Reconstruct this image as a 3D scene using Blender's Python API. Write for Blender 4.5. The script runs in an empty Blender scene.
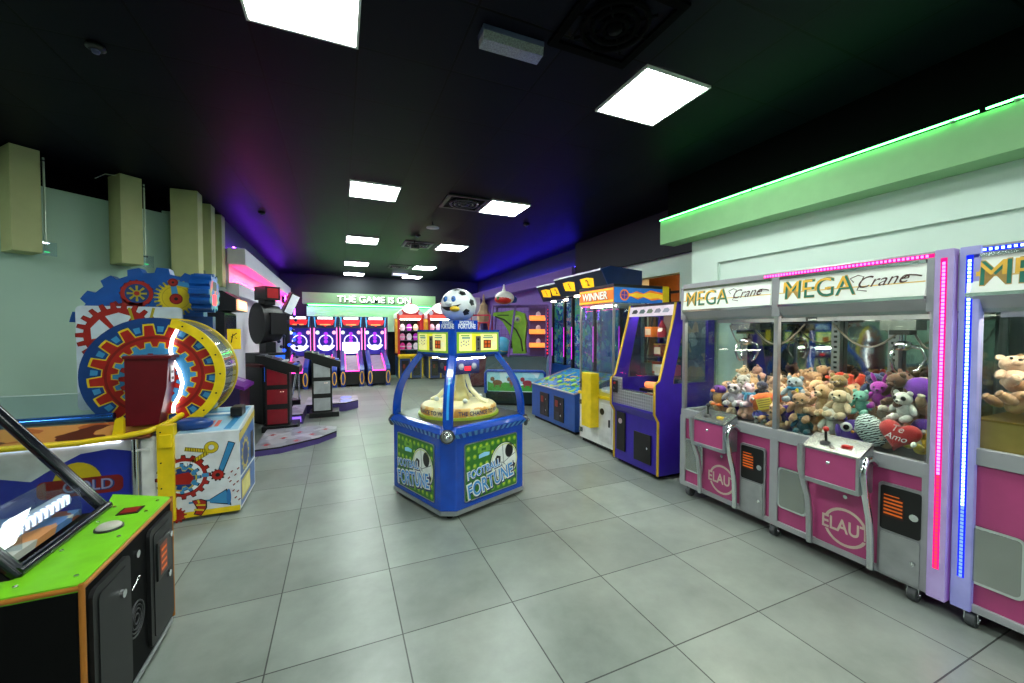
import bpy, bmesh, math, random
from mathutils import Matrix, Vector, Euler
PI = math.pi
R = math.radians
SC = bpy.context.scene
COL = SC.collection
rnd = random.Random(7)

# ------------------------------------------------------------------ materials
def lin(h):
    if not isinstance(h, str): return tuple(h)
    h = h.lstrip('#')
    c = [int(h[i:i+2], 16) / 255 for i in (0, 2, 4)]
    return tuple(x / 12.92 if x <= .04045 else ((x + .055) / 1.055) ** 2.4 for x in c)
def rgba(h): return (*lin(h), 1)
_M = {}
def newmat(name):
    m = bpy.data.materials.new(name); m.use_nodes = True
    nt = m.node_tree; nt.nodes.clear()
    out = nt.nodes.new('ShaderNodeOutputMaterial')
    return m, nt, out
def P(name, hexc, rough=.45, metal=0.0, es=0.0, ec=None, vary=.12, vs=9.0, bump=0.0, bs=60.0, coat=0.0, sheen=0.0):
    """principled paint with a little procedural variation"""
    if name in _M: return _M[name]
    m, nt, out = newmat(name)
    b = nt.nodes.new('ShaderNodeBsdfPrincipled'); nt.links.new(b.outputs[0], out.inputs[0])
    b.inputs['Roughness'].default_value = rough; b.inputs['Metallic'].default_value = metal
    b.inputs['Coat Weight'].default_value = coat
    b.inputs['Sheen Weight'].default_value = sheen
    tc = nt.nodes.new('ShaderNodeTexCoord')
    n = nt.nodes.new('ShaderNodeTexNoise'); n.inputs['Scale'].default_value = vs; n.inputs['Detail'].default_value = 3
    nt.links.new(tc.outputs['Object'], n.inputs['Vector'])
    r = nt.nodes.new('ShaderNodeValToRGB')
    c = lin(hexc)
    r.color_ramp.elements[0].position = .3; r.color_ramp.elements[1].position = .7
    r.color_ramp.elements[0].color = (*[x * (1 - vary) for x in c], 1)
    r.color_ramp.elements[1].color = (*[min(1, x * (1 + vary)) for x in c], 1)
    nt.links.new(n.outputs['Fac'], r.inputs[0]); nt.links.new(r.outputs[0], b.inputs['Base Color'])
    if es > 0:
        b.inputs['Emission Strength'].default_value = es
        if ec: b.inputs['Emission Color'].default_value = rgba(ec)
        else: nt.links.new(r.outputs[0], b.inputs['Emission Color'])
        m.cycles.emission_sampling = 'NONE'
    if bump > 0:
        n2 = nt.nodes.new('ShaderNodeTexNoise'); n2.inputs['Scale'].default_value = bs; n2.inputs['Detail'].default_value = 4
        nt.links.new(tc.outputs['Object'], n2.inputs['Vector'])
        bp = nt.nodes.new('ShaderNodeBump'); bp.inputs['Strength'].default_value = bump; bp.inputs['Distance'].default_value = .01
        nt.links.new(n2.outputs['Fac'], bp.inputs['Height']); nt.links.new(bp.outputs[0], b.inputs['Normal'])
    _M[name] = m; return m
def EM(name, hexc, s, sample=True):
    if name in _M: return _M[name]
    m, nt, out = newmat(name)
    e = nt.nodes.new('ShaderNodeEmission'); e.inputs[0].default_value = rgba(hexc); e.inputs[1].default_value = s
    nt.links.new(e.outputs[0], out.inputs[0])
    if not sample: m.cycles.emission_sampling = 'NONE'
    _M[name] = m; return m
def GLASS(name='clear_glass', tint='#f4faf8', refl=.75, haze=0.0):
    if name in _M: return _M[name]
    m, nt, out = newmat(name)
    t = nt.nodes.new('ShaderNodeBsdfTransparent'); t.inputs[0].default_value = rgba(tint)
    g = nt.nodes.new('ShaderNodeBsdfGlossy'); g.inputs['Roughness'].default_value = .02
    f = nt.nodes.new('ShaderNodeFresnel')                             # thin pane: the same reflection from both sides
    ge = nt.nodes.new('ShaderNodeNewGeometry'); mr = nt.nodes.new('ShaderNodeMapRange'); mr.inputs[3].default_value = 1.5; mr.inputs[4].default_value = 1 / 1.5
    nt.links.new(ge.outputs['Backfacing'], mr.inputs[0]); nt.links.new(mr.outputs[0], f.inputs[0])
    mu = nt.nodes.new('ShaderNodeMath'); mu.operation = 'MULTIPLY'; mu.inputs[1].default_value = refl
    x = nt.nodes.new('ShaderNodeMixShader')
    nt.links.new(f.outputs[0], mu.inputs[0]); nt.links.new(mu.outputs[0], x.inputs[0])
    nt.links.new(t.outputs[0], x.inputs[1]); nt.links.new(g.outputs[0], x.inputs[2])
    last = x
    if haze:
        d = nt.nodes.new('ShaderNodeBsdfDiffuse'); d.inputs[0].default_value = (.8, .85, .85, 1)
        y = nt.nodes.new('ShaderNodeMixShader'); y.inputs[0].default_value = haze
        nt.links.new(x.outputs[0], y.inputs[1]); nt.links.new(d.outputs[0], y.inputs[2]); last = y
    nt.links.new(last.outputs[0], out.inputs[0])
    _M[name] = m; return m
def ART(name, cols, scale=6.0, es=0.0, rough=.3, distort=1.5, feature='F1', stretch=(1, 1, 1)):
    """printed artwork: warped cells of several flat colours"""
    if name in _M: return _M[name]
    m, nt, out = newmat(name)
    b = nt.nodes.new('ShaderNodeBsdfPrincipled'); nt.links.new(b.outputs[0], out.inputs[0])
    b.inputs['Roughness'].default_value = rough
    tc = nt.nodes.new('ShaderNodeTexCoord')
    mp = nt.nodes.new('ShaderNodeMapping'); mp.inputs['Scale'].default_value = stretch
    nt.links.new(tc.outputs['Object'], mp.inputs[0])
    n = nt.nodes.new('ShaderNodeTexNoise'); n.inputs['Scale'].default_value = scale * .7
    nt.links.new(mp.outputs[0], n.inputs['Vector'])
    mx = nt.nodes.new('ShaderNodeVectorMath'); mx.operation = 'MULTIPLY_ADD'
    nt.links.new(n.outputs['Color'], mx.inputs[0]); mx.inputs[1].default_value = (distort / scale,) * 3
    nt.links.new(mp.outputs[0], mx.inputs[2])
    v = nt.nodes.new('ShaderNodeTexVoronoi'); v.inputs['Scale'].default_value = scale
    nt.links.new(mx.outputs[0], v.inputs['Vector'])
    s = nt.nodes.new('ShaderNodeSeparateColor'); nt.links.new(v.outputs['Color'], s.inputs[0])
    r = nt.nodes.new('ShaderNodeValToRGB'); r.color_ramp.interpolation = 'CONSTANT'
    el = r.color_ramp.elements
    while len(el) < len(cols): el.new(.5)
    for i, c in enumerate(cols):
        el[i].position = i / len(cols); el[i].color = rgba(c)
    nt.links.new(s.outputs[0], r.inputs[0]); nt.links.new(r.outputs[0], b.inputs['Base Color'])
    if es > 0:
        b.inputs['Emission Strength'].default_value = es; nt.links.new(r.outputs[0], b.inputs['Emission Color'])
        m.cycles.emission_sampling = 'NONE'
    _M[name] = m; return m

# ------------------------------------------------------------------ mesh builder
_TXT = {}
def text_geo(body, offset=0.0, shear=0.0):
    k = (body, offset, shear)
    if k in _TXT: return _TXT[k]
    cu = bpy.data.curves.new('letters', 'FONT'); cu.body = body; cu.align_x = 'CENTER'; cu.align_y = 'CENTER'
    cu.offset = offset; cu.shear = shear; cu.resolution_u = 4
    ob = bpy.data.objects.new('letters', cu); COL.objects.link(ob)
    me = bpy.data.meshes.new_from_object(ob)
    g = ([tuple(v.co) for v in me.vertices], [tuple(p.vertices) for p in me.polygons])
    bpy.data.objects.remove(ob); bpy.data.curves.remove(cu); bpy.data.meshes.remove(me)
    _TXT[k] = g; return g
def circ(cx, cy, r, n=32, a0=0.0, a1=2 * PI, ry=None):
    ry = ry or r
    full = abs(a1 - a0 - 2 * PI) < 1e-6
    k = n if full else n + 1
    return [(cx + r * math.cos(a0 + (a1 - a0) * i / n), cy + ry * math.sin(a0 + (a1 - a0) * i / n)) for i in range(k)]
def rrect(x0, x1, y0, y1, r, n=5):
    o = []
    for cx, cy, a in ((x1 - r, y1 - r, 0), (x0 + r, y1 - r, 90), (x0 + r, y0 + r, 180), (x1 - r, y0 + r, 270)):
        o += [(cx + r * math.cos(R(a + 90 * i / n)), cy + r * math.sin(R(a + 90 * i / n))) for i in range(n + 1)]
    return o
def gearpts(cx, cy, r0, r1, n, duty=.5, taper=.7, ph=0.0):
    o = []
    for i in range(n):
        a = 2 * PI * i / n + ph; w = 2 * PI / n
        for f, rr in ((-.5 * duty - .02, r0), (-.5 * duty * taper, r1), (0, r1), (.5 * duty * taper, r1), (.5 * duty + .02, r0), (.5, r0)):
            o.append((cx + rr * math.cos(a + f * w), cy + rr * math.sin(a + f * w)))
    return o
class MB:
    def __init__(s, M=None):
        s.v = []; s.f = []; s.mi = []; s.sm = []; s.mats = []; s.M = M or Matrix()
    def mid(s, m):
        if m not in s.mats: s.mats.append(m)
        return s.mats.index(m)
    def add(s, vs, fs, mat, smooth=False, M=None):
        T = s.M @ M if M is not None else s.M
        b = len(s.v); k = s.mid(mat)
        s.v += [T @ Vector(v) for v in vs]
        for f in fs:
            s.f.append([b + i for i in f]); s.mi.append(k); s.sm.append(smooth)
        return s
    def box(s, x0, x1, y0, y1, z0, z1, mat, M=None):
        vs = [(x, y, z) for x in (x0, x1) for y in (y0, y1) for z in (z0, z1)]
        fs = [(0, 1, 3, 2), (4, 6, 7, 5), (0, 4, 5, 1), (2, 3, 7, 6), (0, 2, 6, 4), (1, 5, 7, 3)]
        return s.add(vs, fs, mat, M=M)
    def prism(s, pts, a0, a1, ax, mat, cap=None, smooth=False, M=None, caps=True):
        n = len(pts)
        def q(p, a):
            return (a, p[0], p[1]) if ax == 'x' else (p[0], a, p[1]) if ax == 'y' else (p[0], p[1], a)
        vs = [q(p, a0) for p in pts] + [q(p, a1) for p in pts]
        area = sum(pts[i][0] * pts[(i + 1) % n][1] - pts[(i + 1) % n][0] * pts[i][1] for i in range(n))
        flip = (area > 0) == (ax == 'y')
        if (a1 < a0): flip = not flip
        side = [(i, (i + 1) % n, n + (i + 1) % n, n + i) for i in range(n)]
        c0, c1 = list(range(n))[::-1], list(range(n, 2 * n))
        if flip: side = [f[::-1] for f in side]; c0 = c0[::-1]; c1 = c1[::-1]
        s.add(vs, side, mat, smooth, M)
        if caps: s.add(vs, [c0, c1], cap or mat, False, M)
        return s
    def loft(s, rings, mat, smooth=True, closed=True, caps=True, M=None):
        n = len(rings[0]); vs = [p for r in rings for p in r]; fs = []
        for j in range(len(rings) - 1):
            for i in range(n if closed else n - 1):
                a = j * n + i; b = j * n + (i + 1) % n
                fs.append((a, b, b + n, a + n))
        s.add(vs, fs, mat, smooth, M)
        if caps and closed:
            s.add(rings[0], [list(range(n))[::-1]], mat, False, M); s.add(rings[-1], [list(range(n))], mat, False, M)
        return s
    def lathe(s, prof, mat, seg=24, M=None, smooth=True):
        rings = [[(r * math.cos(2 * PI * i / seg), r * math.sin(2 * PI * i / seg), z) for i in range(seg)] for r, z in prof]
        return s.loft(rings, mat, smooth, True, True, M)
    def cyl(s, p0, p1, r0, mat, r1=None, seg=16, smooth=True):
        return s.tube([p0, p1], r0, mat, seg, r1, smooth)
    def tube(s, pts, r, mat, seg=8, r1=None, smooth=True, M=None):
        P_ = [Vector(p) for p in pts]; rings = []
        up = None
        for i, p in enumerate(P_):
            d = (P_[min(i + 1, len(P_) - 1)] - P_[max(i - 1, 0)]).normalized()
            if up is None:
                up = Vector((0, 0, 1)) if abs(d.z) < .9 else Vector((1, 0, 0))
            x = d.cross(up).normalized(); y = x.cross(d).normalized(); up = y
            rr = r if r1 is None else r + (r1 - r) * i / (len(P_) - 1)
            rings.append([tuple(p + x * (rr * math.cos(2 * PI * k / seg)) + y * (rr * math.sin(2 * PI * k / seg))) for k in range(seg)])
        return s.loft(rings, mat, smooth, True, True, M)
    def ball(s, c, r, mat, seg=16, rings=10, rot=None, M=None, fn=None):
        if not hasattr(r, '__len__'): r = (r, r, r)
        T = Matrix.Translation(c) @ (Euler(rot).to_matrix().to_4x4() if rot else Matrix())
        if M is not None: T = M @ T
        vs = [(0, 0, -r[2])]; fs = []
        for j in range(1, rings):
            a = -PI / 2 + PI * j / rings
            for i in range(seg):
                b = 2 * PI * i / seg
                vs.append((r[0] * math.cos(a) * math.cos(b), r[1] * math.cos(a) * math.sin(b), r[2] * math.sin(a)))
        vs.append((0, 0, r[2])); top = len(vs) - 1
        if fn: vs = [fn(v) for v in vs]
        for i in range(seg):
            k = (i + 1) % seg
            fs.append((0, 1 + k, 1 + i))
            for j in range(rings - 2):
                a = 1 + j * seg
                fs.append((a + i, a + k, a + seg + k, a + seg + i))
            a = 1 + (rings - 2) * seg
            fs.append((a + i, a + k, top))
        return s.add(vs, fs, mat, True, T)
    def poly(s, pts, mat): return s.add(pts, [list(range(len(pts)))], mat)
    def torus(s, c, r, t, mat, seg=28, k=8, ax='y', ry=None):
        pts = []
        for i in range(seg + 1):
            a = 2 * PI * i / seg; u, w = r * math.cos(a), (ry or r) * math.sin(a)
            pts.append({'y': (c[0] + u, c[1], c[2] + w), 'x': (c[0], c[1] + u, c[2] + w), 'z': (c[0] + u, c[1] + w, c[2])}[ax])
        return s.tube(pts, t, mat, k)
    def build(s, name, parent=None, bevel=0.0, loc=None, rot=None, seg=2):
        me = bpy.data.meshes.new(name)
        me.from_pydata([tuple(v) for v in s.v], [], s.f)
        for m in s.mats: me.materials.append(m)
        me.polygons.foreach_set('material_index', s.mi); me.polygons.foreach_set('use_smooth', s.sm)
        me.update()
        o = bpy.data.objects.new(name, me); COL.objects.link(o)
        if parent: o.parent = parent
        if loc: o.location = loc
        if rot: o.rotation_euler = rot
        if bevel:
            b = o.modifiers.new('soft_edges', 'BEVEL'); b.width = bevel; b.segments = seg; b.limit_method = 'ANGLE'; b.angle_limit = R(40)
        return o
class Dec:
    """flat printing on a surface: u to the right, v up, l = thickness layer in mm"""
    def __init__(s, mb, o, u=(1, 0, 0), v=(0, 0, 1)):
        u = Vector(u).normalized(); v = Vector(v); v = (v - u * v.dot(u)).normalized(); n = u.cross(v)
        s.mb = mb; s.T = Matrix(((u.x, v.x, n.x, o[0]), (u.y, v.y, n.y, o[1]), (u.z, v.z, n.z, o[2]), (0, 0, 0, 1)))
    def p(s, pts, mat, l=1): s.mb.add([(a, b, l * .001) for a, b in pts], [list(range(len(pts)))], mat, M=s.T); return s
    def rect(s, a0, a1, b0, b1, mat, l=1): return s.p([(a0, b0), (a1, b0), (a1, b1), (a0, b1)], mat, l)
    def rr(s, a0, a1, b0, b1, r, mat, l=1): return s.p(rrect(a0, a1, b0, b1, r), mat, l)
    def disc(s, a, b, r, mat, l=1, n=28, ry=None): return s.p(circ(a, b, r, n, ry=ry), mat, l)
    def gear(s, a, b, r0, r1, n, mat, l=1, **k): return s.p(gearpts(a, b, r0, r1, n, **k), mat, l)
    def ring(s, a, b, r0, r1, mat, l=1, n=32, a0=0.0, a1=2 * PI):
        i = circ(a, b, r0, n, a0, a1); o = circ(a, b, r1, n, a0, a1); k = len(i)
        full = abs(a1 - a0 - 2 * PI) < 1e-6
        fs = [(j, k + j, k + (j + 1) % k, (j + 1) % k) for j in range(k if full else k - 1)]
        s.mb.add([(x, y, l * .001) for x, y in i + o], fs, mat, M=s.T); return s
    def line(s, pts, w, mat, l=1):
        L, Q = [], []
        for i, p in enumerate(pts):
            a, b = pts[max(i - 1, 0)], pts[min(i + 1, len(pts) - 1)]
            dx, dy = b[0] - a[0], b[1] - a[1]; k = math.hypot(dx, dy) or 1
            L.append((p[0] - dy / k * w / 2, p[1] + dx / k * w / 2)); Q.append((p[0] + dy / k * w / 2, p[1] - dx / k * w / 2))
        n = len(pts)
        s.mb.add([(x, y, l * .001) for x, y in L + Q], [(n + i, n + i + 1, i + 1, i) for i in range(n - 1)], mat, M=s.T); return s
    def text(s, body, a, b, h, mat, l=2, bold=0.0, shear=0.0, wid=None, rot=0.0, sy=1.0):
        vs, fs = text_geo(body, bold, shear)
        if not vs: return s
        k = h / .72
        kx = k
        if wid:
            xs = [v[0] for v in vs]; kx = wid / max(1e-6, max(xs) - min(xs))
        c, sn = math.cos(rot), math.sin(rot)
        o = []
        for v in vs:
            x, y = v[0] * kx, v[1] * k * sy
            o.append((a + x * c - y * sn, b + x * sn + y * c, l * .001))
        s.mb.add(o, fs, mat, M=s.T); return s
def FR(mb, o): return Dec(mb, o)                                    # faces -Y
def RT(mb, o): return Dec(mb, o, (0, 1, 0), (0, 0, 1))              # faces +X
def LF(mb, o): return Dec(mb, o, (0, -1, 0), (0, 0, 1))             # faces -X
def TP(mb, o): return Dec(mb, o, (1, 0, 0), (0, 1, 0))              # faces up

# ------------------------------------------------------------------ tagging
def thing(name, label, cat, loc=(0, 0, 0), rz=0.0, group=None, rot=None):
    o = bpy.data.objects.new(name, None); COL.objects.link(o)
    o.empty_display_size = .1
    o.location = loc; o.rotation_euler = rot or (0, 0, rz)
    o['label'] = label; o['category'] = cat
    if group: o['group'] = group
    return o
def tag(o, label, cat, group=None):
    o['label'] = label; o['category'] = cat
    if group: o['group'] = group
    return o
def struct(mb, name, bevel=0.0):
    o = mb.build(name, None, bevel); o['kind'] = 'structure'; return o
def lab(o, t): o['label'] = t; return o

# common materials
BLK = P('black_plastic', '#0b0b0c', .4)
BLKM = P('matt_black', '#060607', .7)
CHR = P('chrome', '#d9dcdf', .12, 1.0, vary=.03)
ALU = P('brushed_aluminium', '#b9bcc0', .32, .9, vary=.05, vs=40)
ALUP = P('grey_aluminium_paint', '#a9aaae', .35, .35, vary=.05)
WHT = P('white_laminate', '#e6e6e4', .35)
YEL = P('yellow_trim', '#e8c713', .4)
RED = P('red_paint', '#c01d1a', .35)
BLU = P('blue_paint', '#0b49b8', .3)
GLS = GLASS()
GLS2 = GLASS('acrylic', '#f0f6fa', .8, .03)
# ------------------------------------------------------------------ setting
CEIL = 3.33
def floor_mat():
    m, nt, out = newmat('grey_stone_tiles')
    b = nt.nodes.new('ShaderNodeBsdfPrincipled'); nt.links.new(b.outputs[0], out.inputs[0])
    tc = nt.nodes.new('ShaderNodeTexCoord')
    mp = nt.nodes.new('ShaderNodeMapping'); mp.inputs['Location'].default_value = (-.275 + .6, -2.02 + .6 * 6, 0)
    nt.links.new(tc.outputs['Object'], mp.inputs[0])
    br = nt.nodes.new('ShaderNodeTexBrick'); br.offset = 0; br.squash = 1
    br.inputs['Scale'].default_value = 1; br.inputs['Brick Width'].default_value = .6; br.inputs['Row Height'].default_value = .6
    br.inputs['Mortar Size'].default_value = .0035; br.inputs['Mortar Smooth'].default_value = .1; br.inputs['Bias'].default_value = 0
    br.inputs['Color1'].default_value = (.80, .80, .80, 1); br.inputs['Color2'].default_value = (1.12, 1.12, 1.12, 1)
    br.inputs['Mortar'].default_value = (.16, .16, .16, 1)
    nt.links.new(mp.outputs[0], br.inputs['Vector'])
    n = nt.nodes.new('ShaderNodeTexNoise'); n.inputs['Scale'].default_value = 2.2; n.inputs['Detail'].default_value = 8; n.inputs['Roughness'].default_value = .65
    nt.links.new(tc.outputs['Object'], n.inputs['Vector'])
    r = nt.nodes.new('ShaderNodeValToRGB')
    r.color_ramp.elements[0].position = .3; r.color_ramp.elements[0].color = rgba('#737a74')
    r.color_ramp.elements[1].position = .72; r.color_ramp.elements[1].color = rgba('#909790')
    nt.links.new(n.outputs['Fac'], r.inputs[0])
    mx = nt.nodes.new('ShaderNodeMix'); mx.data_type = 'RGBA'; mx.blend_type = 'MULTIPLY'; mx.inputs[0].default_value = 1
    nt.links.new(r.outputs[0], mx.inputs[6]); nt.links.new(br.outputs['Color'], mx.inputs[7])
    nt.links.new(mx.outputs[2], b.inputs['Base Color'])
    rr = nt.nodes.new('ShaderNodeMapRange'); rr.inputs[3].default_value = .22; rr.inputs[4].default_value = .42
    nt.links.new(n.outputs['Fac'], rr.inputs[0]); nt.links.new(rr.outputs[0], b.inputs['Roughness'])
    bp = nt.nodes.new('ShaderNodeBump'); bp.inputs['Strength'].default_value = .35; bp.inputs['Distance'].default_value = .004; bp.invert = True
    nt.links.new(br.outputs['Fac'], bp.inputs['Height']); nt.links.new(bp.outputs[0], b.inputs['Normal'])
    return m
def ceil_mat():
    m, nt, out = newmat('black_ceiling_tiles')
    b = nt.nodes.new('ShaderNodeBsdfPrincipled'); nt.links.new(b.outputs[0], out.inputs[0])
    b.inputs['Roughness'].default_value = .45; b.inputs['Specular IOR Level'].default_value = .05
    tc = nt.nodes.new('ShaderNodeTexCoord')
    mp = nt.nodes.new('ShaderNodeMapping'); mp.inputs['Location'].default_value = (-.125 + .6, -2.15 + 6, 0)
    nt.links.new(tc.outputs['Object'], mp.inputs[0])
    br = nt.nodes.new('ShaderNodeTexBrick'); br.offset = 0; br.inputs['Scale'].default_value = 1
    br.inputs['Brick Width'].default_value = .6; br.inputs['Row Height'].default_value = .6; br.inputs['Mortar Size'].default_value = .008
    br.inputs['Color1'].default_value = (.0036, .0040, .0085, 1); br.inputs['Color2'].default_value = (.0046, .0050, .0105, 1); br.inputs['Mortar'].default_value = (.0006, .0006, .001, 1)
    nt.links.new(mp.outputs[0], br.inputs['Vector']); nt.links.new(br.outputs['Color'], b.inputs['Base Color'])
    bp = nt.nodes.new('ShaderNodeBump'); bp.inputs['Strength'].default_value = .4; bp.inputs['Distance'].default_value = .006; bp.invert = True
    nt.links.new(br.outputs['Fac'], bp.inputs['Height']); nt.links.new(bp.outputs[0], b.inputs['Normal'])
    return m
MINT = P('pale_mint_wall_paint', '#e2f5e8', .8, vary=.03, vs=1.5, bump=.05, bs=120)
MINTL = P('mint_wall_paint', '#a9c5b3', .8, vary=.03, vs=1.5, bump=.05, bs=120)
OLIVE = P('yellow_green_box_paint', '#b5b983', .7, vary=.03)
LILAC = P('white_wall_paint', '#d6d2da', .8, vary=.03)
PURP = P('purple_wall_paint', '#7c62b0', .8, vary=.04)
DARKW = P('dark_navy_wall_paint', '#171b26', .7, vary=.06)
VOID = P('black_wall_paint', '#030304', .9)
for n_ in VOID.node_tree.nodes:
    if n_.type == 'BSDF_PRINCIPLED': n_.inputs['Specular IOR Level'].default_value = .05

struct(MB().box(-9, 8, -4.5, 16, -.12, 0, floor_mat()), 'floor')
struct(MB().box(-9, 8, -4.5, 16, CEIL, CEIL + .12, ceil_mat()), 'ceiling')
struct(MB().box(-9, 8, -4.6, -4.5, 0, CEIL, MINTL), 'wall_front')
# right side: wall with recess behind the cranes, soffit, then the wall with the opening, then the purple stretch
w = MB()
w.box(3.865, 4.2, -4.5, 3.5, 0, 2.28, MINT); w.box(3.83, 4.2, -4.5, 3.5, 2.28, CEIL, MINT)
w.box(3.83, 3.865, 3.15, 3.5, 0, 2.28, MINT)
struct(w, 'wall_right')
struct(MB().box(3.6, 3.829, -4.5, 3.77, 2.575, 2.85, P('soffit_green_paint', '#96c88f', .8, vary=.03)), 'trim_1')
struct(MB().box(3.72, 3.829, -4.5, 3.77, 2.851, CEIL, VOID), 'trim_2')
w = MB()
w.box(4.6, 4.75, 3.43, 4.42, 0, 2.65, MINT); w.box(4.6, 4.75, 5.22, 7.1, 0, 2.65, MINT); w.box(4.6, 4.75, 4.42, 5.22, 2.39, 2.65, MINT)
w.box(4.6, 4.75, 4.42, 5.22, 0, 1.0, MINT)
w.box(4.2, 4.6, 3.43, 3.5, 0, CEIL, MINT)
struct(w, 'wall_right_middle')
struct(MB().box(4.5, 4.75, 3.5, 7.1, 2.651, CEIL, DARKW), 'wall_right_upper')
w = MB(); w.box(4.75, 4.9, 7.1, 14.2, 0, 2.85, PURP); w.box(4.75, 4.9, 7.1, 14.2, 2.85, CEIL, DARKW)
struct(w, 'wall_right_far')
struct(MB().box(4.42, 4.75, 7.11, 14.19, 2.6, 2.86, PURP), 'trim_3')
w = MB(); w.box(3.95, 4.4, 12.9, 13.6, 0, 2.66, LILAC); struct(w, 'wall_right_pier')
# passage seen through the opening
w = MB(); WARM = P('warm_brown_wall', '#a9825c', .7)
w.box(5.9, 6.0, 3.2, 7.0, 0, 2.6, WARM); w.box(4.75, 6.0, 3.2, 3.3, 0, 2.6, WARM); w.box(4.75, 6.0, 6.9, 7.0, 0, 2.6, WARM); w.box(4.75, 6.0, 3.2, 7.0, 2.6, 2.62, WARM)
struct(w, 'wall_passage')
t = thing('added_passage_lamp', 'added warm lamp, unseen on the passage ceiling behind the opening', 'lamp', (5.3, 4.9, 2.6))  # lamp added to light the passage warmly, itself out of sight
m = MB(); m.lathe([(.12, -.001), (.12, -.03), (.1, -.03)], BLK, 20); m.build('base', t)
m = MB(); m.lathe([(.1, -.031), (.08, -.06), (.001, -.07)], EM('warm_lamp', '#ffb066', 160), 20); m.build('shade', t)
f = MB()
for z in (1.05, 2.1): f.box(4.66, 4.69, 4.42, 5.22, z, z + .035, BLKM)
for y in (4.42, 4.68, 4.93, 5.19): f.box(4.66, 4.69, y, y + .03, 1.0, 2.18, BLKM)
f.tube([(4.675, 4.95, 1.1), (4.675, 4.7, 2.1)], .012, BLKM, 6); f.tube([(4.675, 5.2, 1.1), (4.675, 4.95, 2.1)], .012, BLKM, 6)
f.tube([(4.675, 4.7, 1.1), (4.675, 4.95, 2.1)], .012, BLKM, 6); f.tube([(4.675, 4.45, 1.1), (4.675, 4.7, 2.1)], .012, BLKM, 6)
struct(f, 'window_1')
# vent grille in the green wall
t = thing('wall_vent', 'black louvred wall vent beside the blue two player hood', 'vent', (4.6, 6.1, 2.3))
g = MB(); g.box(-.03, 0, -.22, .22, -.2, .2, BLKM); g.build('frame', t)
g = MB()
for i in range(6): g.box(-.05, -.03, -.2, .2, -.17 + i * .06, -.14 + i * .06, P('grey_louvre', '#59606a', .5), )
g.build('grille', t)

# back wall
w = MB(); w.box(-2.2, 4.9, 14.2, 14.35, 0, CEIL, DARKW); struct(w, 'wall_back')
w = MB(); w.box(-.95, 2.95, 14.0, 14.2, 1.5, 2.3, MINT); struct(w, 'trim_4')
struct(MB().box(-1.05, 3.05, 13.75, 14.19, 2.38, 2.72, P('soffit_green_paint', '#96c88f', .8, vary=.03)), 'trim_5')
# left side: wall running diagonally, then along the room
def diag(t_): return (-2.2 - t_ * .743, 6.4 - t_ * .669)
w = MB()
a, b = diag(-.36), diag(6.2)
nx, ny = -.669, .743
def dprism(mb, p, q, th, z0, z1, mat):
    mb.prism([p, q, (q[0] + nx * th, q[1] + ny * th), (p[0] + nx * th, p[1] + ny * th)], z0, z1, 'z', mat)
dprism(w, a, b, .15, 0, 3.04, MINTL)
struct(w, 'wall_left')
w = MB(); a2, b2 = (a[0] + nx * .3, a[1] + ny * .3), (b[0] + nx * .3, b[1] + ny * .3)
dprism(w, a2, b2, .1, 2.6, CEIL, VOID)
w.box(-2.4, -2.2, 6.6, 8, 2.6, CEIL, VOID)
struct(w, 'wall_left_upper')
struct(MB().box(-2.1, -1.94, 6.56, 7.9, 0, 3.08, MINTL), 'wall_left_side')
w = MB(); w.box(-1.9, -1.64, 7.75, 14.2, 0, 2.85, LILAC); w.box(-1.9, -1.7, 7.75, 14.2, 2.85, CEIL, DARKW); struct(w, 'wall_left_far')
struct(MB().box(-1.64, -1.4, 7.68, 14.19, 2.6, 2.86, LILAC), 'trim_6')
struct(MB().box(-1.64, -1.5, 7.72, 14.19, 2.1, 2.31, LILAC), 'trim_7')
struct(MB().box(-9.1, -9, -4.5, 16, 0, CEIL, VOID), 'wall_left_outer')

# boxes on the left wall, each with a clear strip lamp beside it
bt = P('clear_strip', '#b9c9b0', .2, .2)
def wallbox(loc, rz, label, z0, cable=False, wdt=.2):
    t = thing('wall_box', label, 'wall box', loc, rz, 'yellow green boxes on the left wall')
    m = MB(); m.box(-wdt / 2, wdt / 2, -.28, 0, z0, CEIL - .012, OLIVE); m.build('box', t, .004)
    m = MB(); m.tube([(wdt / 2 + .03, -.25, z0 + .05), (wdt / 2 + .03, -.25, CEIL - .06)], .009, bt, 8)
    m.box(wdt / 2, wdt / 2 + .05, -.26, -.24, z0 + .1, z0 + .115, CHR); m.box(wdt / 2, wdt / 2 + .04, -.26, -.24, CEIL - .1, CEIL - .085, CHR)
    lab(m.build('strip_lamp', t), 'thin clear vertical strip')
    m = MB(); m.box(wdt / 2, wdt / 2 + .1, -.275, -.27, z0 - .02, z0 + .12, GLS2); m.box(wdt / 2 + .015, wdt / 2 + .05, -.268, -.262, z0 + .015, z0 + .022, EM('green_led_dot', '#40ff90', 2.0, False)); m.build('bracket', t)
    if cable:
        m = MB(); m.tube([(-.1, -.2, CEIL - .03), (-.2, -.22, CEIL - .05), (-.3, -.26, CEIL - .14)], .005, bt, 6); m.build('cable', t)
    return t
def onwall(tt): return diag(tt)
for tt, lb, cb in ((1.06, 'yellow green wall box nearest the camera on the left wall', False), (.255, 'yellow green wall box with a loose cable at its top', True)):
    x, y = diag(tt); wallbox((x - nx * .001, y - ny * .001, 0), R(42), lb, 2.305, cb)
wallbox((-1.939, 6.42, 0), R(90), 'yellow green wall box just past the bend of the left wall', 2.22, wdt=.2)
wallbox((-1.939, 7.0, 0), R(90), 'middle one of three yellow green wall boxes past the bend', 2.22)
wallbox((-1.939, 7.55, 0), R(90), 'yellow green wall box beside the pink lit ledge', 2.22)

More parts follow.
